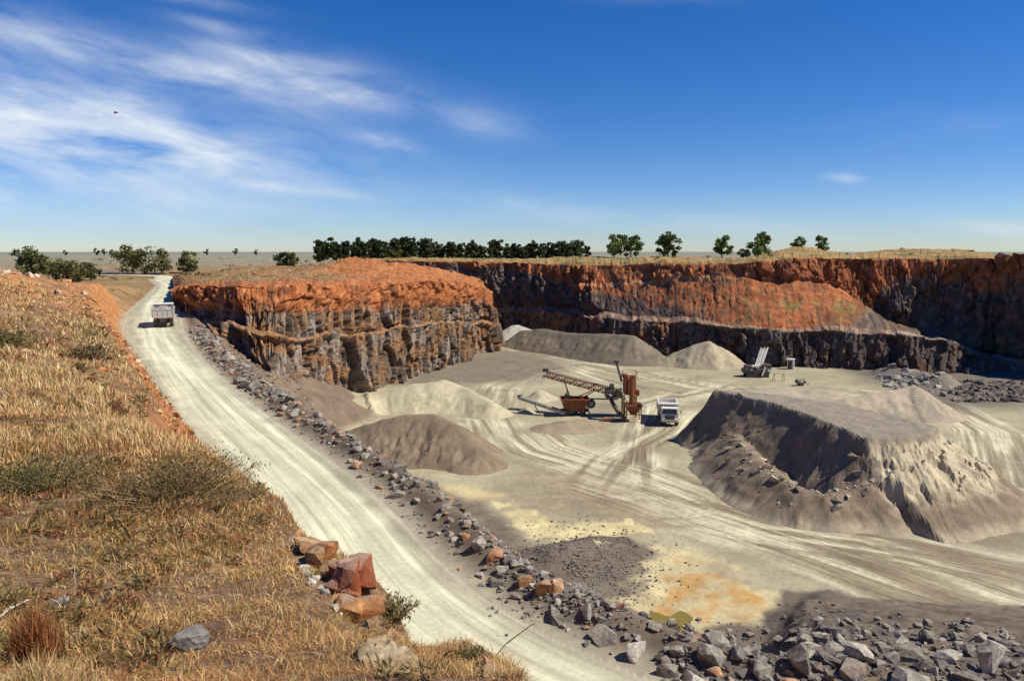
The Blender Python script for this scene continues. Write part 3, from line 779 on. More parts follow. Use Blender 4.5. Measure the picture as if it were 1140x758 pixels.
TOPH = 7.6
top_poly = [atz(a, b, FLOOR + TOPH) for a, b in [(797, 434), (840, 436), (930, 448), (1000, 462), (1042, 473), (1036, 481), (1000, 486), (962, 485), (922, 468), (870, 450)]]
terr = [(30.5, 100, 3.6), (28.2, 90, 3.6), (27.9, 81, 3.3), (29, 75.5, 2.8), (32, 73.2, 2.6), (36, 74, 3.4)]
TP = Path([(p[0], p[1]) for p in terr], [p[2] for p in terr])
def stock(X, Y):
    sd_ = poly_sd(top_poly, X, Y)
    out = np.clip(-sd_, 0, None)
    leftness = ss(.0, 1.0, (top_poly[7][0] + (Y - top_poly[7][1]) * -.30 - X) * .5) * ss(91, 86, Y + 2 * fbm(X / 4, Y / 4, o=2))
    sl = lerp(.70 + .2 * ss(36, 33, X) + .4 * ss(93, 101, Y) * ss(36, 32, X), 1.1, leftness)
    brk = ss(.3, .8, fbm(X / 2, Y / 2, o=3) + .5)
    h1 = TOPH + .25 * fbm(X / 6, Y / 6, o=3) - sl * out - .5 * (1 - ss(0, 1.2, out)) * 0
    crust = ss(.2, 1.2, out) * ss(8, 4.5, out) * ss(35, 38.5, X)
    an = np.arctan2(X - 41, Y - 86)
    h1 = h1 - .5 * ss(.0, 1.4, out + .6 * fbm(X, Y, o=3)) + crust * (fbm(an * 11, out / 8, o=4) * .7 + .12 * fbm(X / .9, Y / .9, o=2)) - .45 * crust * ss(.32, .42, fbm(an * 4, out / 1.6, o=3) + .3) + .25 * fbm(an * 16, out / 12, o=3) * ss(1, 3, out)
    d, s, hc = TP.q(X, Y)
    d2 = np.abs(d)
    h2 = hc + .5 * fbm(s / 2, d / 5, o=3) - .66 * (np.sqrt(d2 * d2 + .3) - .5)
    basin = 1.1 - .9 * np.clip(-poly_sd([(29, 100), (28.5, 80), (31, 75), (37, 75), (38, 79), (30, 103)], X, Y), 0, None)
    h = np.maximum(np.maximum(h1, h2), basin)
    return h, np.where(h1 > h2, out, d2)
def stock_col(c, X, Y, h):
    n = fbm(X / 1.2, Y / 1.2, o=4); n2 = fbm(X / 3.0, Y / 3, o=3)
    sd_ = poly_sd(top_poly, X, Y)
    c = c.copy(); c[:] = np.array((.20, .152, .108)) * (1 + .35 * n + .25 * n2)[..., None]
    c = mixc(c, (.25, .215, .165), ss(-.6, .2, sd_))
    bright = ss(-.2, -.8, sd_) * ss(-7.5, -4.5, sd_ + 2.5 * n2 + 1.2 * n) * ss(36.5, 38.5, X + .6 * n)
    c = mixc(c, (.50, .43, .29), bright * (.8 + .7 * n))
    c = mixc(c, (.40, .34, .24), ss(1.2, .2, h) * .7)
    return c
heap('gravel_stockpile', 'large flat topped gravel stockpile with bright eroded front on the right', stock, (14, 64, 58, 118), .24, BROWN, gully=0, rough=.14, colf=stock_col, smooth=False)

# ------------------------------------------------------------------ boulders and stones
def rock_mat():
    mt = earth_mat('broken_stone', 1.6, 9, .42, .7, 7, dist=.08, attr=False)
    nt = mt.node_tree
    rgb = [n for n in nt.nodes if n.type == 'RGB'][0]
    at = nt.nodes.new('ShaderNodeAttribute'); at.attribute_type = 'OBJECT'; at.attribute_name = 'tint'
    for l in list(rgb.outputs[0].links):
        to = l.to_socket
        geo = nt.nodes.new('ShaderNodeNewGeometry'); sp = nt.nodes.new('ShaderNodeSeparateXYZ'); nt.links.new(geo.outputs['Normal'], sp.inputs[0])
        nz = nt.nodes.new('ShaderNodeTexNoise'); nz.inputs['Scale'].default_value = 3.0; nz.inputs['Detail'].default_value = 6; nt.links.new(geo.outputs['Position'], nz.inputs['Vector'])
        mu = nt.nodes.new('ShaderNodeMath'); mu.operation = 'MULTIPLY'; nt.links.new(sp.outputs[2], mu.inputs[0]); nt.links.new(nz.outputs[0], mu.inputs[1])
        mr = nt.nodes.new('ShaderNodeMapRange'); mr.inputs['From Min'].default_value = .15; mr.inputs['From Max'].default_value = .6; mr.inputs['To Max'].default_value = .6
        nt.links.new(mu.outputs[0], mr.inputs['Value'])
        mx = nt.nodes.new('ShaderNodeMix'); mx.data_type = 'RGBA'; nt.links.new(mr.outputs[0], mx.inputs['Factor']); nt.links.new(at.outputs['Color'], mx.inputs['A'])
        mx.inputs['B'].default_value = (.30, .26, .20, 1)
        nt.links.new(mx.outputs['Result'], to)
    return mt
M['rock'] = rock_mat()
def rock_mesh(i, n=16, sub=2, amp=.03):
    rg = np.random.default_rng(100 + i)
    bm = bmesh.new()
    p = rg.normal(size=(n, 3)); p /= np.linalg.norm(p, axis=1)[:, None]
    p = np.sign(p) * np.abs(p) ** .7 * .6
    p *= np.array([1, rg.uniform(.65, .95), rg.uniform(.5, .85)])
    for q in p: bm.verts.new(q)
    bmesh.ops.convex_hull(bm, input=bm.verts)
    for v in [v for v in bm.verts if not v.link_faces]: bm.verts.remove(v)
    bmesh.ops.triangulate(bm, faces=bm.faces)
    bmesh.ops.subdivide_edges(bm, edges=list(bm.edges), cuts=sub, use_grid_fill=True)
    P = np.array([v.co[:] for v in bm.verts])
    a = fbm(P[:, 0] * 2.2 + i, P[:, 1] * 2.2, P[:, 2] * 2.2, o=3) * amp * 1.6
    st = np.abs(((P @ np.array([.5, .3, 1.0])) * 4 + i) % 1 - .5) * amp        # faint bedding steps
    q = P / (np.linalg.norm(P, axis=1)[:, None] + 1e-6)
    P = P + q * (a + st)[:, None] - q * amp * .4 * (np.linalg.norm(P, axis=1) > .55)[:, None]
    for v, c in zip(bm.verts, P): v.co = c
    me = bpy.data.meshes.new('boulder'); bm.to_mesh(me); bm.free()
    zs = [v.co.z for v in me.vertices]; lo = min(zs)
    for v in me.vertices: v.co.z -= lo
    me.materials.append(M['rock'])
    return me
RM = [rock_mesh(i, 12 + i % 6) for i in range(14)]
GREYS = [(.235, .21, .185), (.175, .155, .137), (.285, .255, .22), (.14, .122, .107), (.34, .31, .265)]
def boulder(x, y, size, tint, label, group, z=None, name='boulder', cat='boulder', sink=.22, mesh=None, sc=None, rot=None):
    o = bpy.data.objects.new(name, mesh or random.choice(RM)); COL.objects.link(o)
    s = sc or (random.uniform(.8, 1.2), random.uniform(.75, 1.1), random.uniform(.75, 1.15))
    o.scale = (size * s[0], size * s[1], size * s[2])
    o.rotation_euler = rot or (random.uniform(-.25, .25), random.uniform(-.25, .25), random.uniform(0, 6.28))
    zz = gz(x, y) if z is None else z
    o.location = (x, y, zz - size * sink)
    k_ = random.uniform(.8, 1.2); o['tint'] = tuple(float(c) * k_ for c in tint) + (1.0,)
    tag(o, label, cat, group)
    return o
def szw(sz): return 'small' if sz < .58 else 'middling' if sz < .85 else 'large'
def tone(t):
    if t not in GREYS: return 'rusty brown'
    return {0: 'mid grey', 1: 'dark grey', 2: 'light grey', 3: 'blackish', 4: 'pale grey'}[GREYS.index(t)]
def place_row():
    pts = road_s[:, :2]; t = np.gradient(pts, axis=0); t /= np.linalg.norm(t, axis=1)[:, None]
    nr = np.stack([t[:, 1], -t[:, 0]], 1); cum = ROAD.cum; e = pts + nr * road_s[:, 3:4]
    def P(s, off):
        return (np.interp(s, cum, e[:, 0]) + np.interp(s, cum, nr[:, 0]) * off, np.interp(s, cum, e[:, 1]) + np.interp(s, cum, nr[:, 1]) * off)
    sY = lambda Y: float(np.interp(Y, e[28:84, 1], cum[28:84]))
    return P, sY
RP, sY = place_row()
_T = np.exp(np.linspace(math.log(1.6), math.log(330), 2600))
def hit(px, py):
    a, b, c = ray(px, py); k = _T / b
    g = gzv(a * k, b * k); m = np.nonzero(g > c * k)[0]
    t = k[m[0]] if len(m) else 30 / b
    return a * t, b * t, c * t
GR_ROW = 'boulders lining the right edge of the haul road'
specials = [(440, 546, 1.75, GREYS[1], 'large dark grey boulder overhanging the verge, biggest in the far stretch of the roadside row'),
            (533, 603, 1.35, GREYS[4], 'pale squarish boulder standing at the verge with an orange block at its right'),
            (550, 614, 1.15, (.42, .20, .09), 'orange brown block leaning on the pale squarish boulder in the roadside row'),
            (519, 592, 1.0, (.38, .19, .09), 'rust stained boulder just up the row from the pale squarish boulder'),
            (607, 655, 1.0, (.45, .21, .085), 'orange boulder at the verge, left one of the orange pair'),
            (620, 650, 1.1, (.46, .25, .12), 'rounded orange boulder, right one of the orange pair at the verge'),
            (585, 645, .9, (.40, .22, .11), 'tan orange boulder midway between the orange pair and the pale squarish boulder'),
            (617, 683, 1.2, GREYS[3], 'very dark rounded boulder below the orange pair, closest to the pale road'),
            (671, 706, 1.35, GREYS[1], 'tall dark boulder rising from the roadside row above the pool'),
            (707, 722, 1.2, GREYS[4], 'pale boulder at the verge right below the yellow green pool'),
            (558, 660, .35, GREYS[4], 'small white stone lying alone on the grey shoulder of the road')]
used = []
for px, py, sz, tint, lab in specials:
    sz *= .66; x, y, z = hit(px, py + 6)
    d_, s_, _, h_ = [float(v[0]) for v in ROAD.q(np.array([x]), np.array([y]))]
    boulder(x, y, sz, tint, lab, None); used.append((x, y, sz))
def free(x, y, r):
    return all((x - a) ** 2 + (y - b) ** 2 > (r * .55 + c * .55) ** 2 for a, b, c in used)
n_b = 0
s0, s1 = sY(20.3) - 3, sY(60)
tries = 0
while n_b < 120 and tries < 4000:
    tries += 1
    s = s0 + (s1 - s0) * random.random() ** 1.15
    off = random.gauss(2.2, .75)
    if off < .8 or off > 4.2: continue
    x, y = RP(s, off); sz = random.choice([.35, .4, .45, .55, .65, .8])
    if not free(x, y, sz): continue
    used.append((x, y, sz)); n_b += 1
    tint = random.choice(GREYS) if random.random() < .87 else (.36, .21, .12)
    where = 'below the yellow mud' if y < 25 else 'beside the dark coarse gravel' if y < 31 else 'left of the yellow strip' if y < 40 else 'in front of the brown rippled heap'
    boulder(x, y, sz, tint, f"{szw(sz)} {tone(tint)} boulder of the roadside row {where}", GR_ROW)
s0, s1 = sY(60), sY(112); n_b = 0; tries = 0
while n_b < 46 and tries < 2000:
    tries += 1
    s = random.uniform(s0, s1); x, y = RP(s, random.uniform(.8, 4.5)); sz = random.choice([.6, .8, 1.0, 1.3])
    if not free(x, y, sz): continue
    used.append((x, y, sz)); n_b += 1
    t_ = random.choice(GREYS)
    boulder(x, y, sz, t_, f"{'big' if sz > .9 else 'lesser'} {tone(t_)} block between the red rock face and the {'upper' if y > 85 else 'middle'} haul road", 'blocks in the rubble strip below the rock face')
# bottom right field of boulders
fld_specials = [(896, 735, 1.9, GREYS[1], 'large dark ridged boulder at the bottom edge, left of the pale split boulder'),
                (1010, 752, 1.9, GREYS[4], 'pale split boulder with striped facets at the bottom edge'),
                (950, 742, 1.8, (.27, .21, .17), 'big brownish boulder between the dark ridged and the pale split boulder'),
                (795, 740, 1.0, (.46, .24, .11), 'flat orange block among grey boulders at the bottom edge'),
                (848, 738, 1.4, GREYS[4], 'tilted two toned slab left of the large dark ridged boulder'),
                (818, 756, .9, (.42, .26, .14), 'small orange tan block cut by the bottom edge of the picture'),
                (880, 757, .9, (.42, .22, .11), 'rusty block below the large dark ridged boulder'),
                (1075, 752, 1.5, GREYS[3], 'nearly black boulder right of the pale split boulder'),
                (938, 712, 1.1, GREYS[2], 'pale flat topped boulder above the big brownish boulder')]
for px, py, sz, tint, lab in fld_specials:
    sz *= .5; x, y, z = hit(px, py + 8)
    boulder(x, y, sz, tint, lab, None); used.append((x, y, sz))
n_b = 0; tries = 0
while n_b < 130 and tries < 6000:
    tries += 1
    px = random.uniform(735, 1230); py = random.uniform(690, 775)
    if py < 700 + (px > 1000) * (px - 1000) * .12: 
        if random.random() < .6: continue
    x, y, z = hit(px, py)
    sz = random.choice([.4, .5, .6, .75]) * (1.25 if py > 730 else 1.0)
    if not free(x, y, sz * .9): continue
    used.append((x, y, sz)); n_b += 1
    t = random.choice(GREYS)
    boulder(x, y, sz, t, f"{szw(sz)} {tone(t)} boulder on the {'right end' if px > 1000 else 'left end' if px < 850 else 'middle'} of the lower right rubble slope", 'boulders strewn on the lower right slope')
# blocks heaped at the foot of the far wall
wf = crest([(985, 409, 163), (1015, 411, 158), (1050, 418, 150)])
ridge_heap('gravel_heap', 'low grey rubble mound under pale blocks at the foot of the far right wall', [(985, 409, 163), (1015, 411, 158), (1050, 418, 150)], (.2, .17, .14), .5, slope=.55, m=8, rough=.5)
wfh = ridge_h(wf, .55)
n_b = 0
while n_b < 80:
    px = random.uniform(975, 1062); f_ = (px - 975) / 87
    py = random.uniform(409 + 6 * f_, 424 + 12 * f_) 
    py += random.uniform(-4, 4); x, y, z = atz(px, py, FLOOR + 1); hgt = max(0, float(wfh(np.array([x]), np.array([y]))[0][0])) - .3
    sz = random.choice([1.1, 1.4, 1.7, 2.0]); n_b += 1
    t_ = random.choice([GREYS[2], GREYS[4], GREYS[4], GREYS[0]])
    boulder(x, y, sz, t_, f"{'huge' if sz > 1.6 else 'lesser'} {tone(t_)} block on the {'left' if px < 1005 else 'right' if px > 1035 else 'middle'} of the rubble mound below the wall", 'pale blocks heaped at the wall foot', z=gz(x, y) + hgt)

def stone_stuff(name, label, pts, sizes, cols, nvar=6, kind='stuff', mat=None):
    V = []; Fc = []; Cc = []; off = 0
    base = []
    for i in range(nvar):
        rg = np.random.default_rng(500 + i); bm = bmesh.new()
        p = rg.normal(size=(8, 3)); p /= np.linalg.norm(p, axis=1)[:, None]; p *= np.array([.55, .42, .34])
        for q in p: bm.verts.new(q)
        bmesh.ops.convex_hull(bm, input=bm.verts); bmesh.ops.triangulate(bm, faces=bm.faces)
        for v in [v for v in bm.verts if not v.link_faces]: bm.verts.remove(v)
        bm.verts.index_update()
        base.append((np.array([v.co[:] for v in bm.verts]), np.array([[v.index for v in f.verts] for f in bm.faces]))); bm.free()
    for i in range(len(pts)):
        v, f = base[i % nvar]; a = rng.uniform(0, 6.28); c, s = math.cos(a), math.sin(a)
        q = v * sizes[i]; q = np.column_stack([q[:, 0] * c - q[:, 1] * s, q[:, 0] * s + q[:, 1] * c, q[:, 2]])
        V.append(q + pts[i] + np.array([0, 0, sizes[i] * .12])); Fc.append(f + off); Cc.append(np.repeat(cols[i][None], len(v), 0)); off += len(v)
    o = mesh_np(name, np.vstack(V), np.vstack(Fc), np.vstack(Cc), mat or M['stone'], smooth=False)
    return tag(o, label, None, None, kind)
M['stone'] = earth_mat('loose_stone', 2, 9, .25, .3, 10, dist=.03)
def scatter(n, fn, smin_, smax_, cols):
    P = []; S = []; Cc = []
    while len(P) < n:
        x, y = fn()
        P.append((x, y)); S.append(smin_ + (smax_ - smin_) * random.random() ** 2.5); Cc.append(np.array(random.choice(cols)) * random.uniform(.75, 1.2))
    P = np.array(P); z = gzv(P[:, 0], P[:, 1])
    return np.column_stack([P, z]), S, Cc
def f_row():
    s = sY(18) + (sY(112) - sY(18)) * random.random(); return RP(s, abs(random.gauss(2.4, 1.3)) + .3)
p, s_, c_ = scatter(2600, f_row, .12, .5, GREYS + [(.33, .2, .12)])
tag(stone_stuff('roadside_rubble', 'loose grey stones and chips between the roadside boulders', p, s_, c_), cat='rubble')
def f_slope():
    while True:
        px = random.uniform(735, 1250); py = random.uniform(664, 790)
        if py < 668 + max(0, px - 900) * .16 or (px < 860 and py < 690): continue
        x, y, z = hit(px, py)
        return x, y
p, s_, c_ = scatter(1900, f_slope, .08, .5, GREYS[:2] + [GREYS[3], (.2, .165, .135), (.15, .12, .1)])
tag(stone_stuff('slope_rubble', 'broken dark stones covering the slope at the lower right', p, s_, c_), cat='rubble')
def f_gravel():
    while True:
        px = random.gauss(650, 45); py = random.gauss(632, 26)
        if px < 540 or py < 572 or py > 715: continue
        x, y, z = hit(px, py)
        return x, y
p, s_, c_ = scatter(2600, f_gravel, .08, .35, [GREYS[3], GREYS[1], GREYS[0]])
gh = ridge_h(crest([(612, 612, 62.5), (655, 598, 68), (695, 599, 67.5), (715, 610, 65.5)]), .3)
p[:, 2] += np.clip(gh(p[:, 0], p[:, 1])[0], 0, 9)
tag(stone_stuff('coarse_gravel', 'scattered coarse dark gravel below the roadside boulders', p, s_, c_), cat='gravel')
def f_clod():
    i = random.randrange(len(terr) - 1); t = random.random(); a, b = terr[i], terr[i + 1]
    return a[0] + (b[0] - a[0]) * t + random.gauss(0, 1.3), a[1] + (b[1] - a[1]) * t + random.gauss(0, 1.3)
p, s_, c_ = scatter(170, f_clod, .25, 1.5, [(.3, .26, .2), (.24, .2, .15), (.42, .37, .27), (.17, .14, .11)])
p[:, 2] += np.clip(stock(p[:, 0], p[:, 1])[0], 0, 9) - .1
tag(stone_stuff('crusted_clods', 'crusted clods and lumps along the left edge of the big stockpile', p, s_, c_), cat='rubble')
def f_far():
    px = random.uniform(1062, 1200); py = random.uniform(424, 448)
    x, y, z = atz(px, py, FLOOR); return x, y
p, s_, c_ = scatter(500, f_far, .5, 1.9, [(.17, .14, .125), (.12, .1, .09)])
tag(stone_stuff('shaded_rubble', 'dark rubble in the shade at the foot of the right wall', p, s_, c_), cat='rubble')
def f_strip():
    s = sY(58) + (sY(115) - sY(58)) * random.random(); return RP(s, random.uniform(1.0, 17))
p, s_, c_ = scatter(3000, f_strip, .15, .8, GREYS + [(.36, .18, .08), (.30, .2, .13)])
tag(stone_stuff('talus_stones', 'loose stones on the strip below the red rock face', p, s_, c_), cat='rubble')

# ------------------------------------------------------------------ machines
class MB:
    def __init__(s): s.v = []; s.f = []
    def add(s, V, Fs):
        o = len(s.v); s.v += [tuple(v) for v in V]; s.f += [tuple(i + o for i in f) for f in Fs]; return s
    def box(s, c, d, rx=0, ry=0, rz=0):
        m = Matrix.Translation(c) @ Matrix.Rotation(rz, 4, 'Z') @ Matrix.Rotation(ry, 4, 'Y') @ Matrix.Rotation(rx, 4, 'X')
        V = [m @ Vector((a * d[0] / 2, b * d[1] / 2, e * d[2] / 2)) for a in (-1, 1) for b in (-1, 1) for e in (-1, 1)]
        return s.add(V, [(0, 1, 3, 2), (4, 6, 7, 5), (0, 4, 5, 1), (2, 3, 7, 6), (0, 2, 6, 4), (1, 5, 7, 3)])
    def bar(s, a, b, w, h=None):
        a, b = Vector(a), Vector(b); h = h or w; d = (b - a).normalized()
        u = Vector((0, 0, 1)) if abs(d.z) < .95 else Vector((0, 1, 0))
        x = d.cross(u).normalized() * w / 2; y = x.cross(d).normalized() * h / 2
        V = [p + i * x + j * y for p in (a, b) for i, j in ((-1, -1), (1, -1), (1, 1), (-1, 1))]
        return s.add(V, [(3, 2, 1, 0), (4, 5, 6, 7), (0, 1, 5, 4), (1, 2, 6, 5), (2, 3, 7, 6), (3, 0, 4, 7)])
    def cyl(s, a, b, r, n=14, r2=None):
        a, b = Vector(a), Vector(b); d = (b - a).normalized(); r2 = r if r2 is None else r2
        u = Vector((0, 0, 1)) if abs(d.z) < .9 else Vector((1, 0, 0))
        x = d.cross(u).normalized(); y = x.cross(d)
        V = [a + r * (math.cos(t) * x + math.sin(t) * y) for t in [2 * math.pi * i / n for i in range(n)]] + \
            [b + r2 * (math.cos(t) * x + math.sin(t) * y) for t in [2 * math.pi * i / n for i in range(n)]]
        return s.add(V, [(i, (i + 1) % n, n + (i + 1) % n, n + i) for i in range(n)] + [tuple(range(n))[::-1], tuple(range(n, 2 * n))])
    def prism(s, prof, x0, x1):
        """profile of (y, z) points swept along x"""
        n = len(prof); V = [(x0, y, z) for y, z in prof] + [(x1, y, z) for y, z in prof]
        return s.add(V, [(i, (i + 1) % n, n + (i + 1) % n, n + i) for i in range(n)] + [tuple(range(n))[::-1], tuple(range(n, 2 * n))])
    def frustum(s, c, a, b, h, open_top=False):
        (cx, cy, cz) = c
        V = [(cx + i * a[0] / 2, cy + j * a[1] / 2, cz) for i, j in ((-1, -1), (1, -1), (1, 1), (-1, 1))] + \
            [(cx + i * b[0] / 2, cy + j * b[1] / 2, cz + h) for i, j in ((-1, -1), (1, -1), (1, 1), (-1, 1))]
        Fs = [(3, 2, 1, 0), (0, 1, 5, 4), (1, 2, 6, 5), (2, 3, 7, 6), (3, 0, 4, 7)]
        if not open_top: Fs.append((4, 5, 6, 7))
        return s.add(V, Fs)
    def build(s, name, mat, parent=None, bevel=0.0):
        me = bpy.data.meshes.new(name); me.from_pydata(s.v, [], s.f); me.update()
        bm = bmesh.new(); bm.from_mesh(me); bmesh.ops.recalc_face_normals(bm, faces=bm.faces)
        if bevel: bmesh.ops.bevel(bm, geom=list(bm.edges), offset=bevel, segments=1, affect='EDGES')
        bm.to_mesh(me); bm.free(); me.materials.append(mat)
        o = bpy.data.objects.new(name, me); COL.objects.link(o)
        if parent: o.parent = parent
        return o
M['white'] = plain_mat('dusty_white_paint', (.72, .70, .64), .55, dirt=.5)
M['grey_steel'] = plain_mat('dusty_grey_steel', (.42, .40, .37), .6, dirt=.6)
M['black'] = plain_mat('black_rubber', (.025, .024, .023), .8, dirt=.25)
M['dark_steel'] = plain_mat('dark_greasy_steel', (.05, .045, .04), .6, dirt=.35)
M['orange'] = plain_mat('rusty_orange_paint', (.36, .115, .036), .65, dirt=.5, dirtcol=(.22, .09, .04))
M['orange2'] = plain_mat('deep_rust_paint', (.21, .062, .025), .7, dirt=.5, dirtcol=(.15, .06, .03))
M['glass'] = plain_mat('dark_window_glass', (.02, .025, .03), .1, dirt=.1)
M['lamp_red'] = plain_mat('red_lens', (.45, .02, .015), .3, dirt=.2)
M['lamp'] = plain_mat('headlamp_lens', (.8, .8, .75), .2, dirt=.1)
M['load'] = earth_mat('truck_load', 2, 8, .3, .5, 9, attr=False, color=(.27, .24, .2))
M['belt'] = plain_mat('dusty_belt', (.16, .14, .12), .9, dirt=.6)

def make_wheel(x, y, rad, w, parent, dual=False):
    t = MB().cyl((x - w / 2, y, rad), (x + w / 2, y, rad), rad, 20).build('wheel', M['black'], parent, .05)
    sx = 1 if x > 0 else -1
    MB().cyl((x + sx * (w / 2 - .02), y, rad), (x + sx * (w / 2 + .05), y, rad), rad * .55, 14, rad * .5).build('rim', M['grey_steel'], t)
    return t
def dump_truck(name, label, loc, rz, body, bedmat, loaded, group=None):
    t = empty(name, loc, rz); tag(t, label, 'dump truck', group)
    MB().box((0, -.3, 1.05), (.95, 8.0, .35)).box((0, 2.9, .85), (2.2, 1.6, .5)).box((0, -2.6, .8), (2.2, .25, .25)).box((0, -1.2, .8), (2.2, .25, .25)).build('chassis', M['dark_steel'], t, .03)
    bed = MB()
    # floor, sides, tailgate, headboard with canopy
    bed.box((0, -1.6, 1.5), (2.9, 5.6, .16)); bed.box((0, -1.6, 1.32), (1.2, 5.2, .2))
    for sx in (-1, 1):
        bed.box((sx * 1.45, -1.6, 2.15), (.1, 5.6, 1.3))
        bed.box((sx * 1.5, -1.6, 2.82), (.2, 5.7, .14))
        for k in range(6): bed.box((sx * 1.53, -4.2 + k * 1.05, 2.1), (.1, .14, 1.3))
    bed.box((0, 1.22, 2.35), (2.9, .1, 1.7))
    bo = bed.build('dump_bed', bedmat, t, .02)
    tg = MB().box((0, -4.4, 2.1), (2.8, .1, 1.15)).box((0, -4.44, 2.7), (3.0, .14, .14)).box((0, -4.46, 1.52), (2.9, .12, .14))
    for k in (-1.42, -.7, 0, .7, 1.42): tg.box((k, -4.46, 2.1), (.12, .1, 1.2))
    tgo = tg.build('tailgate', bedmat, t, .015)
    MB().box((0, 1.75, 3.18), (2.95, 1.5, .1)).box((0, 2.4, 3.27), (2.95, .12, .12)).build('canopy', body, bo, .02)
    if loaded:
        bm = bmesh.new(); bmesh.ops.create_grid(bm, x_segments=26, y_segments=48, size=1)
        for v in bm.verts:
            a, b = v.co.x, v.co.y
            zz = 2.3 + .75 * (1 - a * a) * (1 - b ** 4) + .12 * math.sin(9 * a + 3 * b) * math.sin(11 * b) + random.uniform(-.05, .05)
            v.co = (a * 1.38, -1.6 + b * 2.72, zz)
        me = bpy.data.meshes.new('load'); bm.to_mesh(me); bm.free(); me.materials.append(M['load'])
        lo = bpy.data.objects.new('load', me); COL.objects.link(lo); lo.parent = t
    cabm = MB().prism([(1.55, 1.0), (3.75, 1.0), (3.8, 1.9), (3.5, 2.85), (1.55, 2.85)], -1.25, 1.25)
    cabm.box((0, 3.85, 1.0), (2.5, .3, .5))
    cab = cabm.build('cab', body, t, .05)
    MB().prism([(3.805, 1.95), (3.84, 1.95), (3.55, 2.7), (3.515, 2.7)], -1.1, 1.1).build('windscreen', M['glass'], cab)
    for sx in (-1, 1): MB().box((sx * 1.262, 2.85, 2.25), (.03, .95, .75)).build('side_window', M['glass'], cab)
    for sx in (-1, 1): MB().bar((sx * 1.25, 3.6, 2.5), (sx * 1.65, 3.75, 2.5), .05).box((sx * 1.68, 3.75, 2.3), (.12, .1, .6)).build('mirror', M['dark_steel'], cab)
    MB().box((0, 4.0, 1.45), (1.5, .06, .55)).build('grille', M['dark_steel'], cab)
    for sx in (-1, 1): MB().box((sx * .95, 4.02, 1.1), (.35, .06, .22)).build('headlight', M['lamp'], cab)
    for sx in (-1, 1):
        for yy in (2.7, -1.4, -3.0): make_wheel(sx * 1.12, yy, .62, .55, t)
        MB().box((sx * 1.1, -3.95, .8), (.6, .04, .75)).build('mudflap', M['black'], t)
        MB().box((sx * 1.1, -4.42, 1.25), (.35, .08, .14)).build('tail_light', M['lamp_red'], t)
    return t
# truck climbing the haul road
tx, ty, tz_ = atz(171, 367.5, -11.9)
dump_truck('dump_truck', 'dusty grey dump truck heaped with stone, driving up the pale haul road', (tx - .3, ty + 4.2, gz(tx, ty + 4) + .02), R(24), M['white'], M['grey_steel'], True)
# truck by the crusher on the pit floor, facing the camera
tx, ty, tz_ = atz(750, 477, FLOOR)
dump_truck('dump_truck', 'white dump truck facing the camera on the pit floor beside the flat stockpile', (tx, ty + 4.4, gz(tx, ty + 4) + .02), R(180 - 8), M['white'], M['white'], False)

def conveyor(parent, name, a, b, w, depth, mat, belt=True, n=10, lattice=True):
    """lattice conveyor boom from a (low) to b (high), local coordinates"""
    a, b = Vector(a), Vector(b); d = (b - a); dn = d.normalized(); side = dn.cross(Vector((0, 0, 1))).normalized() * w / 2
    up = side.cross(dn).normalized() * depth
    mb = MB(); th = .14
    for s in (-1, 1):
        for u in (0, 1): mb.bar(a + side * s + up * u, b + side * s + up * u, th)
        for i in range(n):
            p = a + d * (i / n); q = a + d * ((i + 1) / n)
            mb.bar(p + side * s, q + side * s + up, th * .7) if i % 2 == 0 else mb.bar(p + side * s + up, q + side * s, th * .7)
            mb.bar(p + side * s, p + side * s + up, th * .7)
    for i in range(n + 1):
        p = a + d * (i / n); mb.bar(p - side, p + side, th * .7); mb.bar(p - side + up, p + side + up, th * .7)
    o = mb.build(name, mat, parent)
    if belt:
        e = up * 1.12
        MB().bar(a + e, b + e, w * .8, .07).build('belt', M['belt'], o)
        MB().cyl(b + e - side * 1.1, b + e + side * 1.1, .28, 12).build('head_drum', M['dark_steel'], o)
        MB().cyl(a + e - side * 1.1, a + e + side * 1.1, .25, 12).build('tail_drum', M['dark_steel'], o)
    return o
def W(px, py, Y, o):           # picture point at a depth, in the local frame of an unrotated empty at o
    p = atY(px, py, Y); return (p[0] - o[0], p[1] - o[1], p[2] - o[2])
# --- crusher tower
ox, oy, _ = atz(703, 469, FLOOR); org = (ox, oy + 1, gz(ox, oy + 1))
t = empty('crusher_tower', org); tag(t, 'rust orange crusher tower with hopper and tall chute on the pit floor', 'crusher')
MB().frustum((0.2, -1, 1.1), (.9, .9), (2.7, 2.4), 1.5, True).box((.2, -1, 2.66), (2.9, .12, .18)).box((.2, .26, 2.68), (2.9, .12, .18)).build('feed_hopper', M['orange2'], t)
hp = MB()
for a, b in ((-1, -1.9), (1.4, -1.9), (-1, 0), (1.4, 0)): hp.bar((a, b, -.1), (a * .95, b, 2.6), .16)
hp.bar((-1, -1.9, 1.2), (1.4, -1.9, 1.2), .12).build('hopper_stand', M['orange2'], t)
MB().box((0.1, -.6, 4.9), (.85, .8, 4.7)).box((.1, -1.02, 4.9), (.25, .06, 4.6)).box((.1, -.6, 7.28), (1.05, 1.0, .16)).build('chute', M['orange'], t, .03)
MB().box((.1, 2.4, 5.1), (1.8, 2.2, 2.7)).box((1.4, 2.2, 4.0), (.5, 1.4, .9)).box((-.7, 2.2, 6.8), (.9, 1.8, .5)).build('crusher_body', M['orange2'], t, .04)
for a in (-.72, -.2, .4, .92): MB().box((a, 1.24, 5.1), (.12, .14, 2.7)).build('rib', M['orange'], t)
lg = 0
for a, b in ((-.9, 1.4), (1.1, 1.4), (-.9, 3.4), (1.1, 3.4)): MB().bar((a, b, -.1), (a, b, 3.7), .22).build('leg', M['orange2'], t)
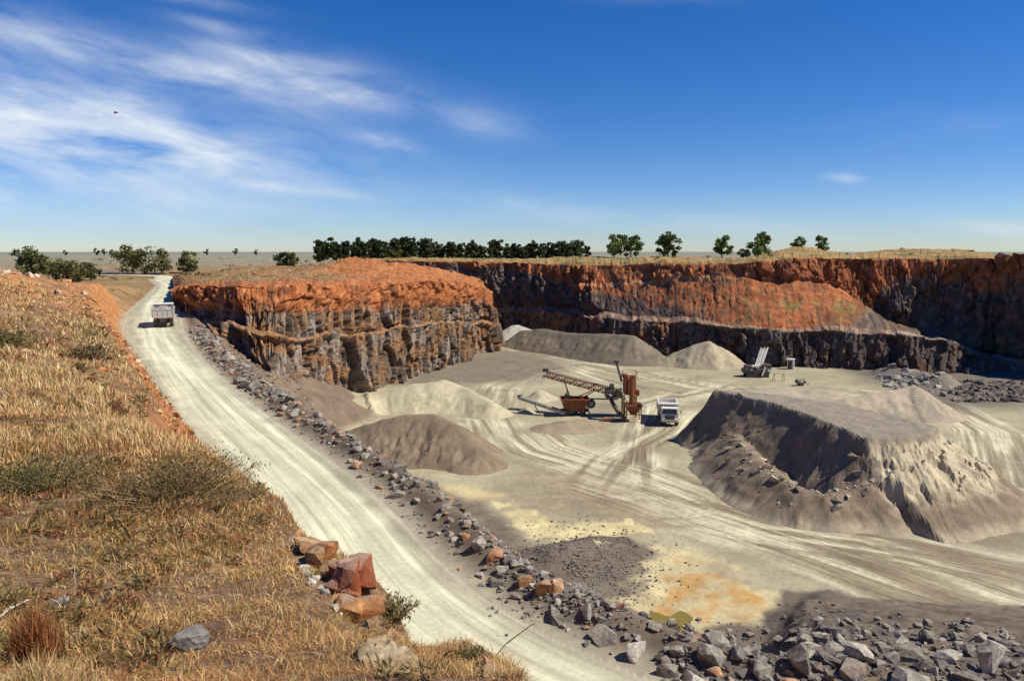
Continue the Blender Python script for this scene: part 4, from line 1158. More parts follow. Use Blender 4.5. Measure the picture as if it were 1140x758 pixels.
MB().bar((-.9, 1.4, .4), (1.1, 1.4, 3.4), .12).bar((1.1, 1.4, .4), (-.9, 1.4, 3.4), .12).build('cross_brace', M['orange2'], t)
rl = MB()
for a in (-1, 1.2):
    for b in (1.3, 2.4, 3.5): rl.bar((a, b, 6.5), (a, b, 7.5), .06)
rl.bar((-1, 1.3, 7.5), (1.2, 1.3, 7.5), .06).bar((-1, 3.5, 7.5), (1.2, 3.5, 7.5), .06).bar((-1, 1.3, 7.5), (-1, 3.5, 7.5), .06).bar((1.2, 1.3, 7.5), (1.2, 3.5, 7.5), .06)
rl.build('handrail', M['orange'], t)
MB().bar((-1.2, 2.2, 5.8), (-2.1, 2.6, 8.9), .32, .4).box((-2.1, 2.6, 9.0), (.8, .5, .4)).build('jib', M['dark_steel'], t)
MB().box((-2.6, 1.8, 3.9), (2.6, 1.6, 1.3)).box((-2.9, 1.6, 4.9), (.7, .8, 1.3)).build('drive_unit', M['dark_steel'], t, .05)
cb = MB().bar((-3.4, .8, 3.9), (-2.9, -.2, 2.6), .5, .5).bar((-2.9, -.2, 2.6), (-2.0, -1.0, 1.2), .5, .5).bar((-2.0, -1.0, 1.2), (-1.0, -1.6, .35), .5, .5)
cb.build('return_chute', M['dark_steel'], t, .03)
MB().box((-3.8, -1.0, .3), (2.0, .6, .3)).build('skid', M['orange'], t)
# --- long lattice conveyor
o2 = org; t = empty('lattice_conveyor', o2); tag(t, 'long orange lattice conveyor rising left from the crusher tower', 'conveyor')
A = W(688, 441, oy + 2.5, o2); B = W(606, 418.5, oy + 9.0, o2)
cv = conveyor(t, 'boom', A, B, 1.1, .95, M['orange'], True, 16)
mid = Vector(A).lerp(Vector(B), .72); low = Vector(A).lerp(Vector(B), .3)
for s in (-.5, .5):
    MB().bar((mid.x, mid.y + s, mid.z), (mid.x + 1.9, mid.y + s * 2.4, .05), .16).build('leg', M['dark_steel'], t)
    MB().bar((low.x, low.y + s, low.z), (mid.x + 2.4, mid.y + s * 2.4, 1.9 + .35), .16).build('brace', M['orange'], t)
MB().bar((mid.x + 2.3, mid.y, 2.2), (A[0], A[1], A[2] - .5), .2).build('tie_beam', M['dark_steel'], t)
MB().cyl((mid.x + 1.9, mid.y - 1.5, .45), (mid.x + 1.9, mid.y + 1.5, .45), .1).build('axle', M['dark_steel'], t)
for s in (-1.4, 1.4): MB().cyl((mid.x + 1.9, mid.y + s - .15, .45), (mid.x + 1.9, mid.y + s + .15, .45), .47, 16).build('wheel', M['black'], t)
Bv = Vector(B); MB().bar((Bv.x - .2, Bv.y, Bv.z + .6), (Bv.x - .45, Bv.y, Bv.z - 1.6), .05).build('chain', M['dark_steel'], t)
MB().box((Bv.x + .2, Bv.y - .75, Bv.z + 1.15), (.9, .5, .5)).build('motor', M['dark_steel'], t)
# --- hopper wagon with discharge conveyor
ox, oy, _ = atz(640, 464, FLOOR); o3 = (ox, oy + 1.2, gz(ox, oy + 1.2)); t = empty('hopper_wagon', o3)
tag(t, 'rust orange hopper on wheels with side discharge conveyor, left of the crusher tower', 'hopper')
MB().frustum((0, 0, .95), (3.4, 1.7), (4.6, 2.9), 1.85, True).build('hopper', M['orange2'], t)
rm = MB()
for a, b, c, d in ((0, -1.47, 4.8, .14), (0, 1.47, 4.8, .14)): rm.box((a, b, 2.84), (c, d, .16))
rm.box((-2.33, 0, 2.84), (.14, 2.8, .16)).box((2.33, 0, 2.84), (.14, 2.8, .16)).build('rim', M['orange'], t)
for a in (-1.6, -.55, .55, 1.6): MB().bar((a * .85, -.95, 1.0), (a * 1.15, -1.52, 2.75), .12).build('rib', M['orange'], t)
MB().box((0, 0, .8), (4.4, 1.5, .3)).box((1.5, -.9, .9), (.3, .05, .3)).build('chassis', M['dark_steel'], t)
for a in (-1.4, 1.3):
    for b in (-.95, .95): MB().cyl((a, b - .2, .5), (a, b + .2, .5), .5, 16).build('wheel', M['black'], t)
MB().box((-1.2, .4, 3.1), (.8, .8, .7)).cyl((-1.2, .4, 3.4), (-1.2, .4, 3.95), .12).build('motor', M['dark_steel'], t)
MB().cyl((2.75, -.3, 1.9), (2.75, .3, 1.9), .75, 18).build('flywheel', M['dark_steel'], t)
MB().cyl((2.75, -.36, 1.9), (2.75, -.3, 1.9), .35, 14).bar((2.3, -.4, 1.5), (3.2, -.4, 2.3), .1).build('pulley', M['grey_steel'], t)
MB().bar((2.2, -.5, 1.3), (2.55, -1.0, 0), .16).bar((2.2, .5, 1.3), (2.7, .9, 0), .16).build('tow_leg', M['grey_steel'], t)
C1 = W(622, 463.5, oy + .3, o3); C2 = W(578, 443.5, oy + 3.5, o3)
conveyor(t, 'discharge_conveyor', (C1[0] + 1, C1[1], max(.35, C1[2])), C2, .75, .35, M['grey_steel'], True, 9)
cm = Vector(C1).lerp(Vector(C2), .6)
for s in (-.4, .4): MB().bar((cm.x, cm.y + s, cm.z), (cm.x + .8, cm.y + s, 0), .1).build('leg', M['dark_steel'], t)
# --- mobile screening machine with raised white booms
ox, oy, _ = atz(846, 421, FLOOR); o4 = (ox, oy + 2, gz(ox, oy + 2)); t = empty('screening_machine', o4)
tag(t, 'black screening machine with raised white parallel booms near the far wall', 'screening machine')
MB().box((-.3, 0, 1.35), (5.6, 2.4, .9)).box((-2.1, -.3, 2.1), (1.5, 1.7, 1.0)).box((1.9, .2, 2.2), (1.9, 1.8, 1.1)).build('body', M['dark_steel'], t, .05)
for s in (-1.0, 1.0):
    MB().prism([(0, 0)] * 0 or [(-.3, 0), (.3, 0), (.3, .9), (-.3, .9)], -2.6, 2.2).build('track', M['black'], t).location = (0, s, 0)
for k in range(5):
    x0 = -.2 + k * .42
    MB().bar((x0 - .6, -.5 + .15 * k, 2.0), (x0 + 1.0, .4 + .15 * k, 6.3 - .25 * (k % 2)), .2, .28).build('boom', M['white'], t)
MB().bar((-.4, -.2, 3.3), (1.6, .6, 3.3), .12).bar((.2, .0, 5.2), (2.2, .8, 5.2), .12).build('boom_tie', M['white'], t)
MB().box((-.7, -1.0, 2.55), (2.0, 1.0, .22), ry=-.1).build('feed_plate', M['white'], t)
MB().bar((.6, -1.35, .4), (1.3, -1.3, 2.3), .38, .3).build('side_ram', M['white'], t)
MB().box((-1.6, -1.22, 1.7), (.5, .06, .4)).build('side_panel', M['white'], t)
MB().box((2.2, -1.2, 1.5), (.55, .06, .5)).build('side_panel', M['white'], t)
MB().box((1.2, -1.2, .6), (.5, .06, .35)).build('side_panel', M['white'], t)
# --- site hut
ox, oy, _ = atz(880, 411, FLOOR); t = empty('site_hut', (ox, oy, gz(ox, oy)), R(-24)); tag(t, 'small white site hut alone near the foot of the far wall', 'hut')
MB().box((0, 0, 1.1), (1.5, 1.5, 2.2)).build('wall', M['white'], t, .02)
MB().box((0, 0, 2.26), (1.75, 1.75, .14)).build('roof', M['white'], t, .02)
d = MB().box((-.1, -.76, 1.02), (.85, .05, 1.9)).build('door', M['dark_steel'], t)
MB().box((.22, -.8, 1.0), (.06, .05, .16)).build('handle', M['grey_steel'], d)
# --- trestle frames and small machine
ox, oy, _ = atz(867, 424, FLOOR); t = empty('trestle_frame', (ox, oy, gz(ox, oy))); tag(t, 'thin rusty trestle frame standing between the white hut and the small compressor', 'trestle')
for x0 in (-1.1, 0.9):
    for s in (-.25, .25): MB().bar((x0 + s, 0, 0), (x0 + s * .5, 0, 1.6), .08).build('leg', M['orange2'], t)
MB().bar((-1.2, 0, 1.6), (.1, 0, 1.68), .08).bar((.7, 0, 1.6), (1.1, 0, 1.6), .08).build('crossbar', M['orange2'], t)
ox, oy, _ = atz(891, 428.5, FLOOR); t = empty('compressor', (ox, oy, gz(ox, oy)), R(10)); tag(t, 'small dark towable compressor lying low on the floor in front of the white hut', 'compressor')
MB().prism([(-.6, .5), (.6, .5), (.6, 1.0), (.35, 1.25), (-.35, 1.25), (-.6, 1.0)], -.9, .9).build('housing', M['dark_steel'], t, .03)
for s in (-.65, .65): MB().cyl((0, s - .1, .35), (0, s + .1, .35), .35, 14).build('wheel', M['black'], t)
MB().bar((.9, 0, .55), (2.0, 0, .2), .1).build('tow_bar', M['dark_steel'], t)
MB().box((-.1, -.62, .85), (.4, .04, .3)).build('panel', M['white'], t)

# ------------------------------------------------------------------ trees and shrubs
M['leaf'] = leaf_mat('leaves'); M['bark'] = plain_mat('bark', (.10, .075, .055), .9, dirt=.4)
def tree_meshes(seed, h, rad, base, cols, nclump=26, per=46, leaf=.28, conical=0.0, trunk_r=.16):
    rg = np.random.default_rng(seed)
    mb = MB(); 
    top = h * .8
    mb.cyl((0, 0, -.3), (rg.normal(0, .05) * h, rg.normal(0, .03) * h, top * .7), trunk_r, 8, trunk_r * .4)
    cl = []
    for i in range(nclump):
        q = rg.normal(size=3); q /= np.linalg.norm(q); q *= rg.random() ** .4
        zc = base + (h - base) * (.5 + .5 * q[2] * .95)
        f = 1 - conical * np.clip((zc - base) / (h - base), 0, 1)
        p = np.array([q[0] * rad * f, q[1] * rad * f, zc]); cl.append(p)
        if i % 3 == 0:
            mb.cyl((0, 0, max(.2, zc * .45)), tuple(p), trunk_r * .35, 5, trunk_r * .1)
    V = []; Fc = []; C = []
    for p in cl:
        cr = rad * rg.uniform(.22, .42); tone = rg.uniform(.6, 1.35)
        n = per; q = rg.normal(size=(n, 3)); q /= np.linalg.norm(q, axis=1)[:, None]; q *= (rg.random(n) ** .5)[:, None] * cr; q[:, 2] *= .75
        for w in q:
            a = rg.normal(size=3); a /= np.linalg.norm(a); b = np.cross(a, rg.normal(size=3)); b /= np.linalg.norm(b)
            s = leaf * rg.uniform(.6, 1.4); c = p + w; o = len(V)
            V += [c - a * s, c + b * s * .55, c + a * s, c - b * s * .55]; Fc.append((o, o + 1, o + 2, o + 3))
            col = np.array(cols[rg.integers(len(cols))]) * tone * rg.uniform(.8, 1.2); C += [col] * 4
    return mb, np.array(V), np.array(Fc), np.array(C)
def tree(name, label, cat, px, py, Y, meshes, sc=1.0, rz=None, group=None, z=None):
    x, y, zz = atY(px, py, Y)
    z0 = gz(x, y) if z is None else z
    t = empty(name, (x, y, z0), random.uniform(0, 6.28) if rz is None else rz); t.scale = (sc, sc, sc); tag(t, label, cat, group)
    tr = bpy.data.objects.new('trunk', meshes[0]); COL.objects.link(tr); tr.parent = t
    cr = bpy.data.objects.new('crown', meshes[1]); COL.objects.link(cr); cr.parent = t
    return t
def protos(seed, **k):
    mb, V, Fc, C = tree_meshes(seed, **k)
    a = mb.build('trunk', M['bark']); me1 = a.data; bpy.data.objects.remove(a)
    b = mesh_np('crown', V, Fc, C, M['leaf'], smooth=False); me2 = b.data; bpy.data.objects.remove(b)
    return me1, me2
DG = [(.055, .075, .028), (.085, .10, .035), (.045, .06, .024)]
G2 = [(.12, .17, .04), (.17, .21, .055), (.09, .13, .032)]
OL = [(.14, .14, .045), (.19, .175, .06), (.10, .10, .035)]
YG = [(.17, .15, .04), (.13, .12, .035)]
_o = 'first second third fourth fifth sixth seventh eighth ninth tenth eleventh twelfth thirteenth fourteenth fifteenth sixteenth seventeenth eighteenth nineteenth'.split()
def _ord(i):
    k = i + 1
    if k < 20: return _o[k - 1]
    t, u = divmod(k, 10); tens = {2: 'twenty', 3: 'thirty', 4: 'forty'}[t]; tenth = {2: 'twentieth', 3: 'thirtieth', 4: 'fortieth'}[t]
    return tenth if u == 0 else tens + '-' + _o[u - 1]
ORD = [_ord(i) for i in range(49)]
pines = [protos(20 + i, h=9.5, rad=2.9, base=.2, cols=DG, nclump=34, per=46, leaf=.46, conical=.3) for i in range(5)]
n = 48
for i in range(n):
    f = i / (n - 1); px = 356 + f * 296 + random.uniform(-2, 2)
    Y = 318 + 10 * f + random.uniform(-8, 8)
    hs = (1.06 if f < .45 else .92) * random.uniform(.82, 1.18)
    tree('pine_tree', f'dark green tree in the dense skyline row, {ORD[i]} from its left end', 'tree', px, 290, Y, random.choice(pines), hs, group='dark trees in the skyline row', z=-4.6)
yt = protos(40, h=7.2, rad=2.6, base=.9, cols=YG, nclump=26, per=42, leaf=.34)
tree('deciduous_tree', 'yellowish green round tree in front of the dark skyline row', 'tree', 442, 290, 306, yt, .95, z=-4.4)
tree('deciduous_tree', 'olive green round tree right of the yellowish tree in the skyline row', 'tree', 479, 290, 306, protos(41, h=7.2, rad=2.4, base=.9, cols=[(.075, .085, .025), (.055, .065, .02)], nclump=26, per=42, leaf=.34), .95, z=-4.4)
lone = [(684, 283, 1.0, 262, 'wide leafy tree, leftmost of the separate trees on the rim'),
        (702, 283, .98, 262, 'leafy tree touching the right side of the leftmost rim tree'),
        (743, 284, 1.08, 256, 'single rounded tree on the rim above the orange wall, right of the twin trees'),
        (804, 287, .98, 244, 'small round headed tree with visible trunk standing alone on the rim'),
        (828, 288, .55, 244, 'low bushy tree at the left foot of the broad tree beside the grassy mound'),
        (845, 286, 1.05, 245, 'broad tree on the left shoulder of the grassy mound'),
        (888, 276, .62, 246, 'small tree peeping over the top of the grassy mound'),
        (914, 278, .72, 246, 'slim tree right of the mound top, rightmost tree on the skyline')]
for i, (px, py, sc, Y, lab) in enumerate(lone):
    pr = protos(60 + i, h=7.2, rad=2.9 if i not in (3, 7) else 2.4, base=.4 if i != 3 else 1.6, cols=G2 if i % 2 else [(.10, .14, .035), (.15, .18, .05)], nclump=30, per=44, leaf=.4, trunk_r=.2)
    x, y, z = atY(px, py, Y)
    tree('deciduous_tree', lab, 'tree', px, py, Y, pr, sc * 1.25, z=z - 1.6)
for i, (px, py, Y, sc, h, rad, lab) in enumerate([
        (37, 298, 200, 1.0, 6.2, 3.3, 'dark rounded bush tree farthest left, behind the stony hump'),
        (75, 304, 190, 1.0, 4.0, 4.2, 'broad low olive bush right of the dark rounded bush tree'),
        (100, 303, 200, .8, 4.2, 2.6, 'small bush at the right end of the left bush group'),
        (148, 302, 245, 1.0, 6.6, 4.6, 'wide olive green bush tree behind the road bend'),
        (172, 302, 245, .95, 6.4, 4.4, 'bush tree joined to the right of the wide olive one behind the road bend'),
        (209, 299, 250, .9, 5.6, 2.8, 'separate dark bush tree right of the road bend'),
        (318, 291, 260, .9, 4.8, 2.9, 'single dark bush on the skyline left of the tree row')]):
    pr = protos(80 + i, h=h, rad=rad, base=.2, cols=OL if i in (1, 3, 4) else [(.08, .095, .03), (.12, .13, .04)], nclump=30, per=44, leaf=.32)
    tree('bush', lab, 'bush', px, py, Y, pr, sc * 1.45)
far_pr = protos(95, h=7, rad=3.2, base=.5, cols=[(.06, .065, .04)], nclump=12, per=24, leaf=.7)
for i, px in enumerate([73, 108, 116, 124, 230, 262, 285]):
    tree('far_tree', f'tiny grey green tree far out on the left horizon, {ORD[i]} from the left', 'tree', px, 281, 820 + 60 * (i % 3), far_pr, random.uniform(.8, 1.2), group='far trees on the left horizon')
# low scrub on the plateaus: a mass nobody could count
def scrub(name, label, n, fn, size, cols):
    V = []; Fc = []; C = []
    P = np.array([fn() for _ in range(n)]); zz = P[:, 2]
    for i in range(n):
        s = random.uniform(*size); tone = random.uniform(.7, 1.3); col0 = np.array(random.choice(cols)) * tone
        for k in range(26):
            q = rng.normal(size=3); q /= np.linalg.norm(q); q *= s * random.random() ** .5; q[2] = abs(q[2]) * .8
            a = rng.normal(size=3); a /= np.linalg.norm(a); b = np.cross(a, rng.normal(size=3)); b /= np.linalg.norm(b)
            l = s * .28; c = np.array([P[i, 0], P[i, 1], zz[i]]) + q; o = len(V)
            V += [c - a * l, c + b * l * .6, c + a * l, c - b * l * .6]; Fc.append((o, o + 1, o + 2, o + 3)); C += [col0 * random.uniform(.8, 1.2)] * 4
    return tag(mesh_np(name, V, Fc, np.array(C), M['leaf'], smooth=False), label, 'scrub', None, 'stuff')
bpy.context.view_layer.update()
DG_ = bpy.context.evaluated_depsgraph_get()
def drop(x, y, zs=60):
    hit, loc, nr, idx, ob, mx = SC.ray_cast(DG_, Vector((x, y, zs)), Vector((0, 0, -1)))
    return (loc.z, ob.name, nr) if hit else (-3.0, '', Vector((0, 0, 1)))
def f_scrub():
    while True:
        px = random.uniform(100, 1140); Y = random.uniform(205, 420)
        x = (px - 570) / F * Y
        if px < 350 and random.random() < .35: Y = random.uniform(150, 240); x = (px - 570) / F * Y
        z, nm, nr = drop(x, Y)
        if z < -9 or nm.startswith(('crown', 'haul', 'pit')): continue
        if fbm(np.array([x / 25]), np.array([Y / 25]), o=3)[0] < -.05: continue
        return x, Y, z - .05
scrub('scrub', 'low dry olive scrub scattered over the plateau round the pit', 620, f_scrub, (.35, 1.0), [(.12, .10, .035), (.17, .14, .05), (.09, .075, .03), (.22, .15, .06)])

# ------------------------------------------------------------------ foreground grass bank
M['grass'] = leaf_mat('dry_grass')
def blades(name, label, X, Y, Z, H, Wd, lean, C, cat='grass', kind='stuff', parent=None):
    n = len(X); a = rng.uniform(0, 2 * np.pi, n); la = rng.uniform(0, 2 * np.pi, n)
    dx, dy = np.cos(a) * Wd / 2, np.sin(a) * Wd / 2
    ex, ey = np.cos(la) * lean * H, np.sin(la) * lean * H
    hz = H * np.sqrt(np.clip(1 - np.clip(lean, 0, .97) ** 2, .05, 1))
    V = np.empty((n, 5, 3))
    V[:, 0] = np.column_stack([X - dx, Y - dy, Z - .01]); V[:, 1] = np.column_stack([X + dx, Y + dy, Z - .01])
    V[:, 2] = np.column_stack([X + ex * .35 + dx * .8, Y + ey * .35 + dy * .8, Z + hz * .6]); V[:, 3] = np.column_stack([X + ex * .35 - dx * .8, Y + ey * .35 - dy * .8, Z + hz * .6])
    V[:, 4] = np.column_stack([X + ex, Y + ey, Z + hz])
    b = np.arange(n)[:, None] * 5
    Fc = np.concatenate([b + np.array([[0, 1, 2]]), b + np.array([[0, 2, 3]]), b + np.array([[3, 2, 4]])])
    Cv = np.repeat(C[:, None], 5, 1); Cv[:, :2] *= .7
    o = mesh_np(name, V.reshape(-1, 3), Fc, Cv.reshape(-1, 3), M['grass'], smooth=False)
    return tag(o, label, cat, None, kind)
STRAW = np.array([(.66, .47, .22), (.76, .60, .33), (.52, .33, .14), (.36, .19, .075), (.60, .38, .16), (.20, .18, .055)])
KEEP = []
def grass_field():
    n = 450000
    th = rng.uniform(-R(41), R(8), n); lr = rng.uniform(np.log(2.0), np.log(112), n)
    r = np.exp(lr); x = r * np.sin(th); y = r * np.cos(th)
    z, reg, d, s, dl, dr, B, cut, fl, emb = ground(x, y, True)
    pn = fbm(x / 2.6, y / 2.6, o=4); pb = fbm(x / 9 + 4, y / 9, o=3); pf = fbm(x / .35, y / .35, o=3); pm = fbm(x / .9 + 7, y / .9, o=3)
    steep = ss(.1, .9, B - cut)
    dens = .48 + 1.2 * pn + 1.3 * pf + .7 * pm
    dens = dens * (1 - .9 * steep) * (1 - .6 * ss(60, 100, r))
    dens = dens + .5 * ss(8, 16, r) * (1 - steep) + .22 * ss(10, 6, r) * (1 - steep)
    for a, b, q in KEEP: dens = np.where((x - a) ** 2 + (y - b) ** 2 < q * q, 0, dens)
    keep = (reg == 0) & (rng.random(n) < np.clip(dens, 0.02, 1)) & (dl > .3)
    x, y, z, r, pn, pb, pf, pm, steep = [v[keep] for v in (x, y, z, r, pn, pb, pf, pm, steep)]; n = len(x)
    tall = ss(6.5, 16, r) * ss(-.25, .35, pn + pb + .4 * pm)
    H = (.03 + .05 * rng.random(n)) * (1 + .6 * ss(-.2, .4, pm)) + tall * (.10 + .36 * rng.random(n) ** 1.5)
    Wd = np.maximum(.0026, r * .00095) * rng.uniform(.7, 1.4, n)
    lean = np.clip(rng.normal(.5, .25, n) + .45 * ss(10, 5, r), .05, .97)
    idx = rng.integers(0, 5, n); C = STRAW[idx].copy()
    pale = rng.random(n) < np.clip(.2 + .55 * tall, 0, .7); C[pale] = (.78, .62, .36)
    gsel = rng.random(n) < np.clip(.14 + 1.2 * pb - .2 * tall + .6 * pm, 0.03, .7); C[gsel] = (.25, .22, .06)
    rsel = rng.random(n) < np.clip(.10 + 1.0 * fbm(x / 3 + 20, y / 3, o=3), 0, .6); C[rsel] = (.33, .15, .06)
    gr = (r < 9) & (rng.random(n) < .08); C[gr] = (.36, .27, .18)
    C = C * np.array((1.08, .95, .82))
    C *= (rng.uniform(.6, 1.45, n) * (1 + .3 * pm + .35 * pn))[:, None]
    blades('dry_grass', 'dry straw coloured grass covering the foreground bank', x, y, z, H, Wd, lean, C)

def clump(name, label, cat, px, py, Y, n, rad, hgt, cols, w=.006, lean=.35, spread=.5, z=None):
    x0, y0, _ = hit(px, py); z0 = gz(x0, y0) if z is None else z
    q = rng.normal(size=(n, 2)) * rad * .5
    X = q[:, 0]; Y_ = q[:, 1]
    zz = gzv(X + x0, Y_ + y0) - z0
    cc = np.array(cols)[rng.integers(0, len(cols), n)] * rng.uniform(.7, 1.25, n)[:, None]
    dist = np.hypot(X, Y_) / rad
    o = blades(name, label, X, Y_, zz, hgt * rng.uniform(.5, 1.05, n) * (1.1 - .4 * np.clip(dist, 0, 1)), np.full(n, w) * rng.uniform(.7, 1.4, n), np.clip(rng.normal(lean, .2, n), .02, .9), cc, cat, 'thing')
    o.location = (x0, y0, z0)
    return o
RUST = [(.34, .12, .04), (.42, .17, .06), (.25, .08, .03), (.55, .30, .12)]
clump('grass_tussock', 'tall rust red grass tussock in the bottom left corner', 'grass', 42, 740, 3.0, 900, .10, .36, RUST, .004, .22)
clump('grass_tussock', 'straw yellow grass tuft in front of the rust red tussock at the bottom left', 'grass', 45, 775, 2.7, 900, .16, .2, [(.6, .42, .18), (.5, .3, .12), (.66, .5, .26)], .004, .4)
clump('green_weed', 'bright green weed at the left edge beside the rust red tussock', 'weed', 8, 715, 3.25, 350, .10, .07, [(.16, .28, .04), (.22, .34, .06)], .007, .6)
M['stem'] = plain_mat('dry_stem', (.26, .18, .09), .9, dirt=.4)
def shrub(name, label, px, py, Y, rad, hgt, n, cols, leaf, seed):
    rg = np.random.default_rng(seed); x0, y0, _ = hit(px, py); z0 = gz(x0, y0)
    t = empty(name, (x0, y0, z0 - .03)); tag(t, label, 'shrub')
    st = MB()
    V = []; Fc = []; C = []
    for i in range(int(n ** .5) + 14):
        a = rg.uniform(0, 6.28); rr = rad * rg.random() ** .6; tip = Vector((math.cos(a) * rr, math.sin(a) * rr, hgt * rg.uniform(.5, 1.05) * (1 - .45 * (rr / rad) ** 2)))
        st.cyl((tip.x * .15, tip.y * .15, 0), tuple(tip), .008 * rad + .002, 4, .002)
        m = n // (int(n ** .5) + 14)
        for k in range(m):
            f = rg.uniform(.3, 1.05); c = np.array(tip) * min(f, 1) + rg.normal(size=3) * rad * (.10 if f < .8 else .045)
            c[2] = max(c[2], .01)
            a_ = rg.normal(size=3); a_[2] = abs(a_[2]) + .4; a_ /= np.linalg.norm(a_); b = np.cross(a_, rg.normal(size=3)); b /= np.linalg.norm(b)
            s = leaf * rg.uniform(.6, 1.5); o = len(V)
            V += [c - a_ * s, c + b * s * .3, c + a_ * s, c - b * s * .3]; Fc.append((o, o + 1, o + 2, o + 3)); C += [np.array(cols[rg.integers(len(cols))]) * rg.uniform(.6, 1.3)] * 4
    st.build('stems', M['stem'], t)
    o = mesh_np('foliage', V, Fc, np.array(C), M['leaf'], smooth=False); o.parent = t
    return t
BR = [(.24, .15, .06), (.32, .2, .08), (.15, .11, .045), (.2, .165, .05)]
shrub('shrub', 'wide brownish green shrub on the brow of the bank above the road', 205, 555, 9.6, 1.0, .5, 9000, BR, .017, 1)
shrub('shrub', 'olive shrub left of the wide brownish shrub on the bank', 55, 545, 9.6, .8, .4, 5000, [(.14, .13, .04), (.2, .17, .06), (.11, .09, .035)], .018, 2)
shrub('shrub', 'dark green shrub at the left edge in the tall straw grass', 12, 385, 34, 1.6, .9, 1200, [(.13, .12, .04), (.19, .15, .055), (.25, .18, .07)], .09, 3)
shrub('shrub', 'dark low shrub among straw grass near the orange cut above the road', 100, 400, 33, 1.3, .9, 1000, [(.15, .12, .045), (.24, .17, .07), (.3, .2, .09)], .08, 4)
shrub('shrub', 'small reddish shrub in pale straw grass left of the road', 128, 462, 18, .55, .5, 900, [(.28, .12, .06), (.22, .10, .05)], .04, 5)
shrub('shrub', 'dark wiry bush just below the red rock block at the bank edge', 437, 688, 6.0, .22, .2, 1100, [(.10, .085, .03), (.14, .12, .04), (.2, .14, .06)], .016, 6)
shrub('shrub', 'small dark green tuft near the bank edge at the bottom centre', 520, 735, 4.2, .12, .09, 500, [(.10, .10, .03), (.14, .13, .04)], .012, 7)

# rocks on the bank
def bank_rock(name, label, px, py, Y, size, tint, sc, rot, mesh, cat='rock'):
    x, y, z = atY(px, py, Y)
    x, y, z = hit(px, py); KEEP.append((x, y, size * .62))
    return boulder(x, y, size, tint, label, None, z=gz(x, y), name=name, cat=cat, sc=sc, rot=rot, mesh=mesh, sink=.08)
bank_rock('rock', 'grey pitted rock lying in the trampled grass at bottom left centre', 211, 722, 3.25, .17, (.27, .25, .23), (1.05, .85, .8), (.1, -.1, .9), rock_mesh(77, 26, 3, .07))
bank_rock('rock', 'small flat grey stone below the grey pitted rock', 195, 752, 2.95, .085, (.26, .24, .22), (1.2, .8, .5), (0, 0, 1.1), RM[5])
def outcrop(name, label, pts, tint, cat='rock outcrop', sub=2, rough=.05, noise=.1, seed=0):
    """faceted rock from a hull of world points"""
    bm = bmesh.new(); c = np.mean(np.array(pts), axis=0)
    for p in pts: bm.verts.new(np.array(p) - c)
    bmesh.ops.convex_hull(bm, input=bm.verts)
    for v in [v for v in bm.verts if not v.link_faces]: bm.verts.remove(v)
    bmesh.ops.triangulate(bm, faces=bm.faces)
    bmesh.ops.subdivide_edges(bm, edges=list(bm.edges), cuts=5, use_grid_fill=True)
    P = np.array([v.co[:] for v in bm.verts]); sz = np.ptp(P, axis=0).max()
    nn = fbm(P[:, 0] / sz * 5 + seed, P[:, 1] / sz * 5, P[:, 2] / sz * 5, o=3)
    f1, f2, cc = voronoi(P[:, 0] / sz * 6 + seed, P[:, 2] / sz * 6 + P[:, 1] / sz * 3)
    for v, k, q in zip(bm.verts, nn, cc): v.co += v.co.normalized() * float(k * noise * sz + (q[0] - .5) * noise * sz * .8)
    me = bpy.data.meshes.new(name); bm.to_mesh(me); bm.free(); me.materials.append(M['rock'])
    o = bpy.data.objects.new(name, me); COL.objects.link(o); o.location = c; o['tint'] = (*tint, 1.0); tag(o, label, cat); return o
def pp(px, py, Y): return atY(px, py, Y)
def slab(pts, back=.5): return [pp(a, b, c) for a, b, c in pts] + [pp(a, b, c + back) for a, b, c in pts]
def cluster(name, label, blocks, root):
    x0, y0, z0 = pp(*root)
    t = empty(name, (x0, y0, z0)); tag(t, label, 'rock outcrop')
    for k, (px, py, D, size, sc, tint) in enumerate(blocks):
        x, y, z = pp(px, py, D)
        o = bpy.data.objects.new('block', RM[(k * 5 + len(blocks)) % len(RM)]); COL.objects.link(o); o.parent = t
        o.scale = [size * q for q in sc]; o.location = (x - x0, y - y0, z - z0 - size * sc[2] * .4)
        o.rotation_euler = (random.uniform(-.4, .4), random.uniform(-.4, .4), random.uniform(0, 6.28)); o['tint'] = tuple(c * random.uniform(.95, 1.05) for c in tint) + (1.0,)
    return t
RD = (.21, .062, .028); ORG = (.36, .16, .055); TAN = (.40, .23, .10)
cluster('rock_outcrop', 'dark red rock block jutting from the bank edge above the road',
        [(390, 630, 5.25, .40, (1, .9, 1.1), RD), (401, 648, 5.1, .30, (.9, .9, 1.1), RD), (381, 652, 5.0, .26, (.9, .9, 1), (.26, .085, .035)), (404, 672, 4.85, .26, (1, .8, .9), (.3, .11, .04)), (384, 676, 4.75, .2, (1, .8, .9), ORG)], (392, 660, 5.1))
cluster('rock_outcrop', 'orange tan broken rock ledge left of the dark red block at the bank edge',
        [(330, 600, 6.35, .22, (1.2, .9, .8), ORG), (346, 602, 6.1, .26, (1.1, .9, .8), TAN), (362, 612, 5.75, .28, (1, .9, .9), ORG), (352, 622, 5.6, .2, (1, .9, .8), TAN), (368, 634, 5.35, .24, (1, .9, .9), (.3, .12, .045)), (364, 652, 5.05, .18, (1, .9, .8), TAN), (338, 612, 5.95, .16, (1, .9, .8), ORG), (374, 668, 4.85, .16, (1, .9, .8), ORG)], (350, 640, 5.5))
outcrop('rock_outcrop', 'pale yellow cracked rock slab in the grass at the bottom centre', slab([(412, 712, 3.68), (430, 708, 3.74), (468, 738, 3.15), (492, 778, 2.65), (425, 778, 2.62), (406, 740, 3.15)], .5), (.46, .31, .14), noise=.08, seed=8)
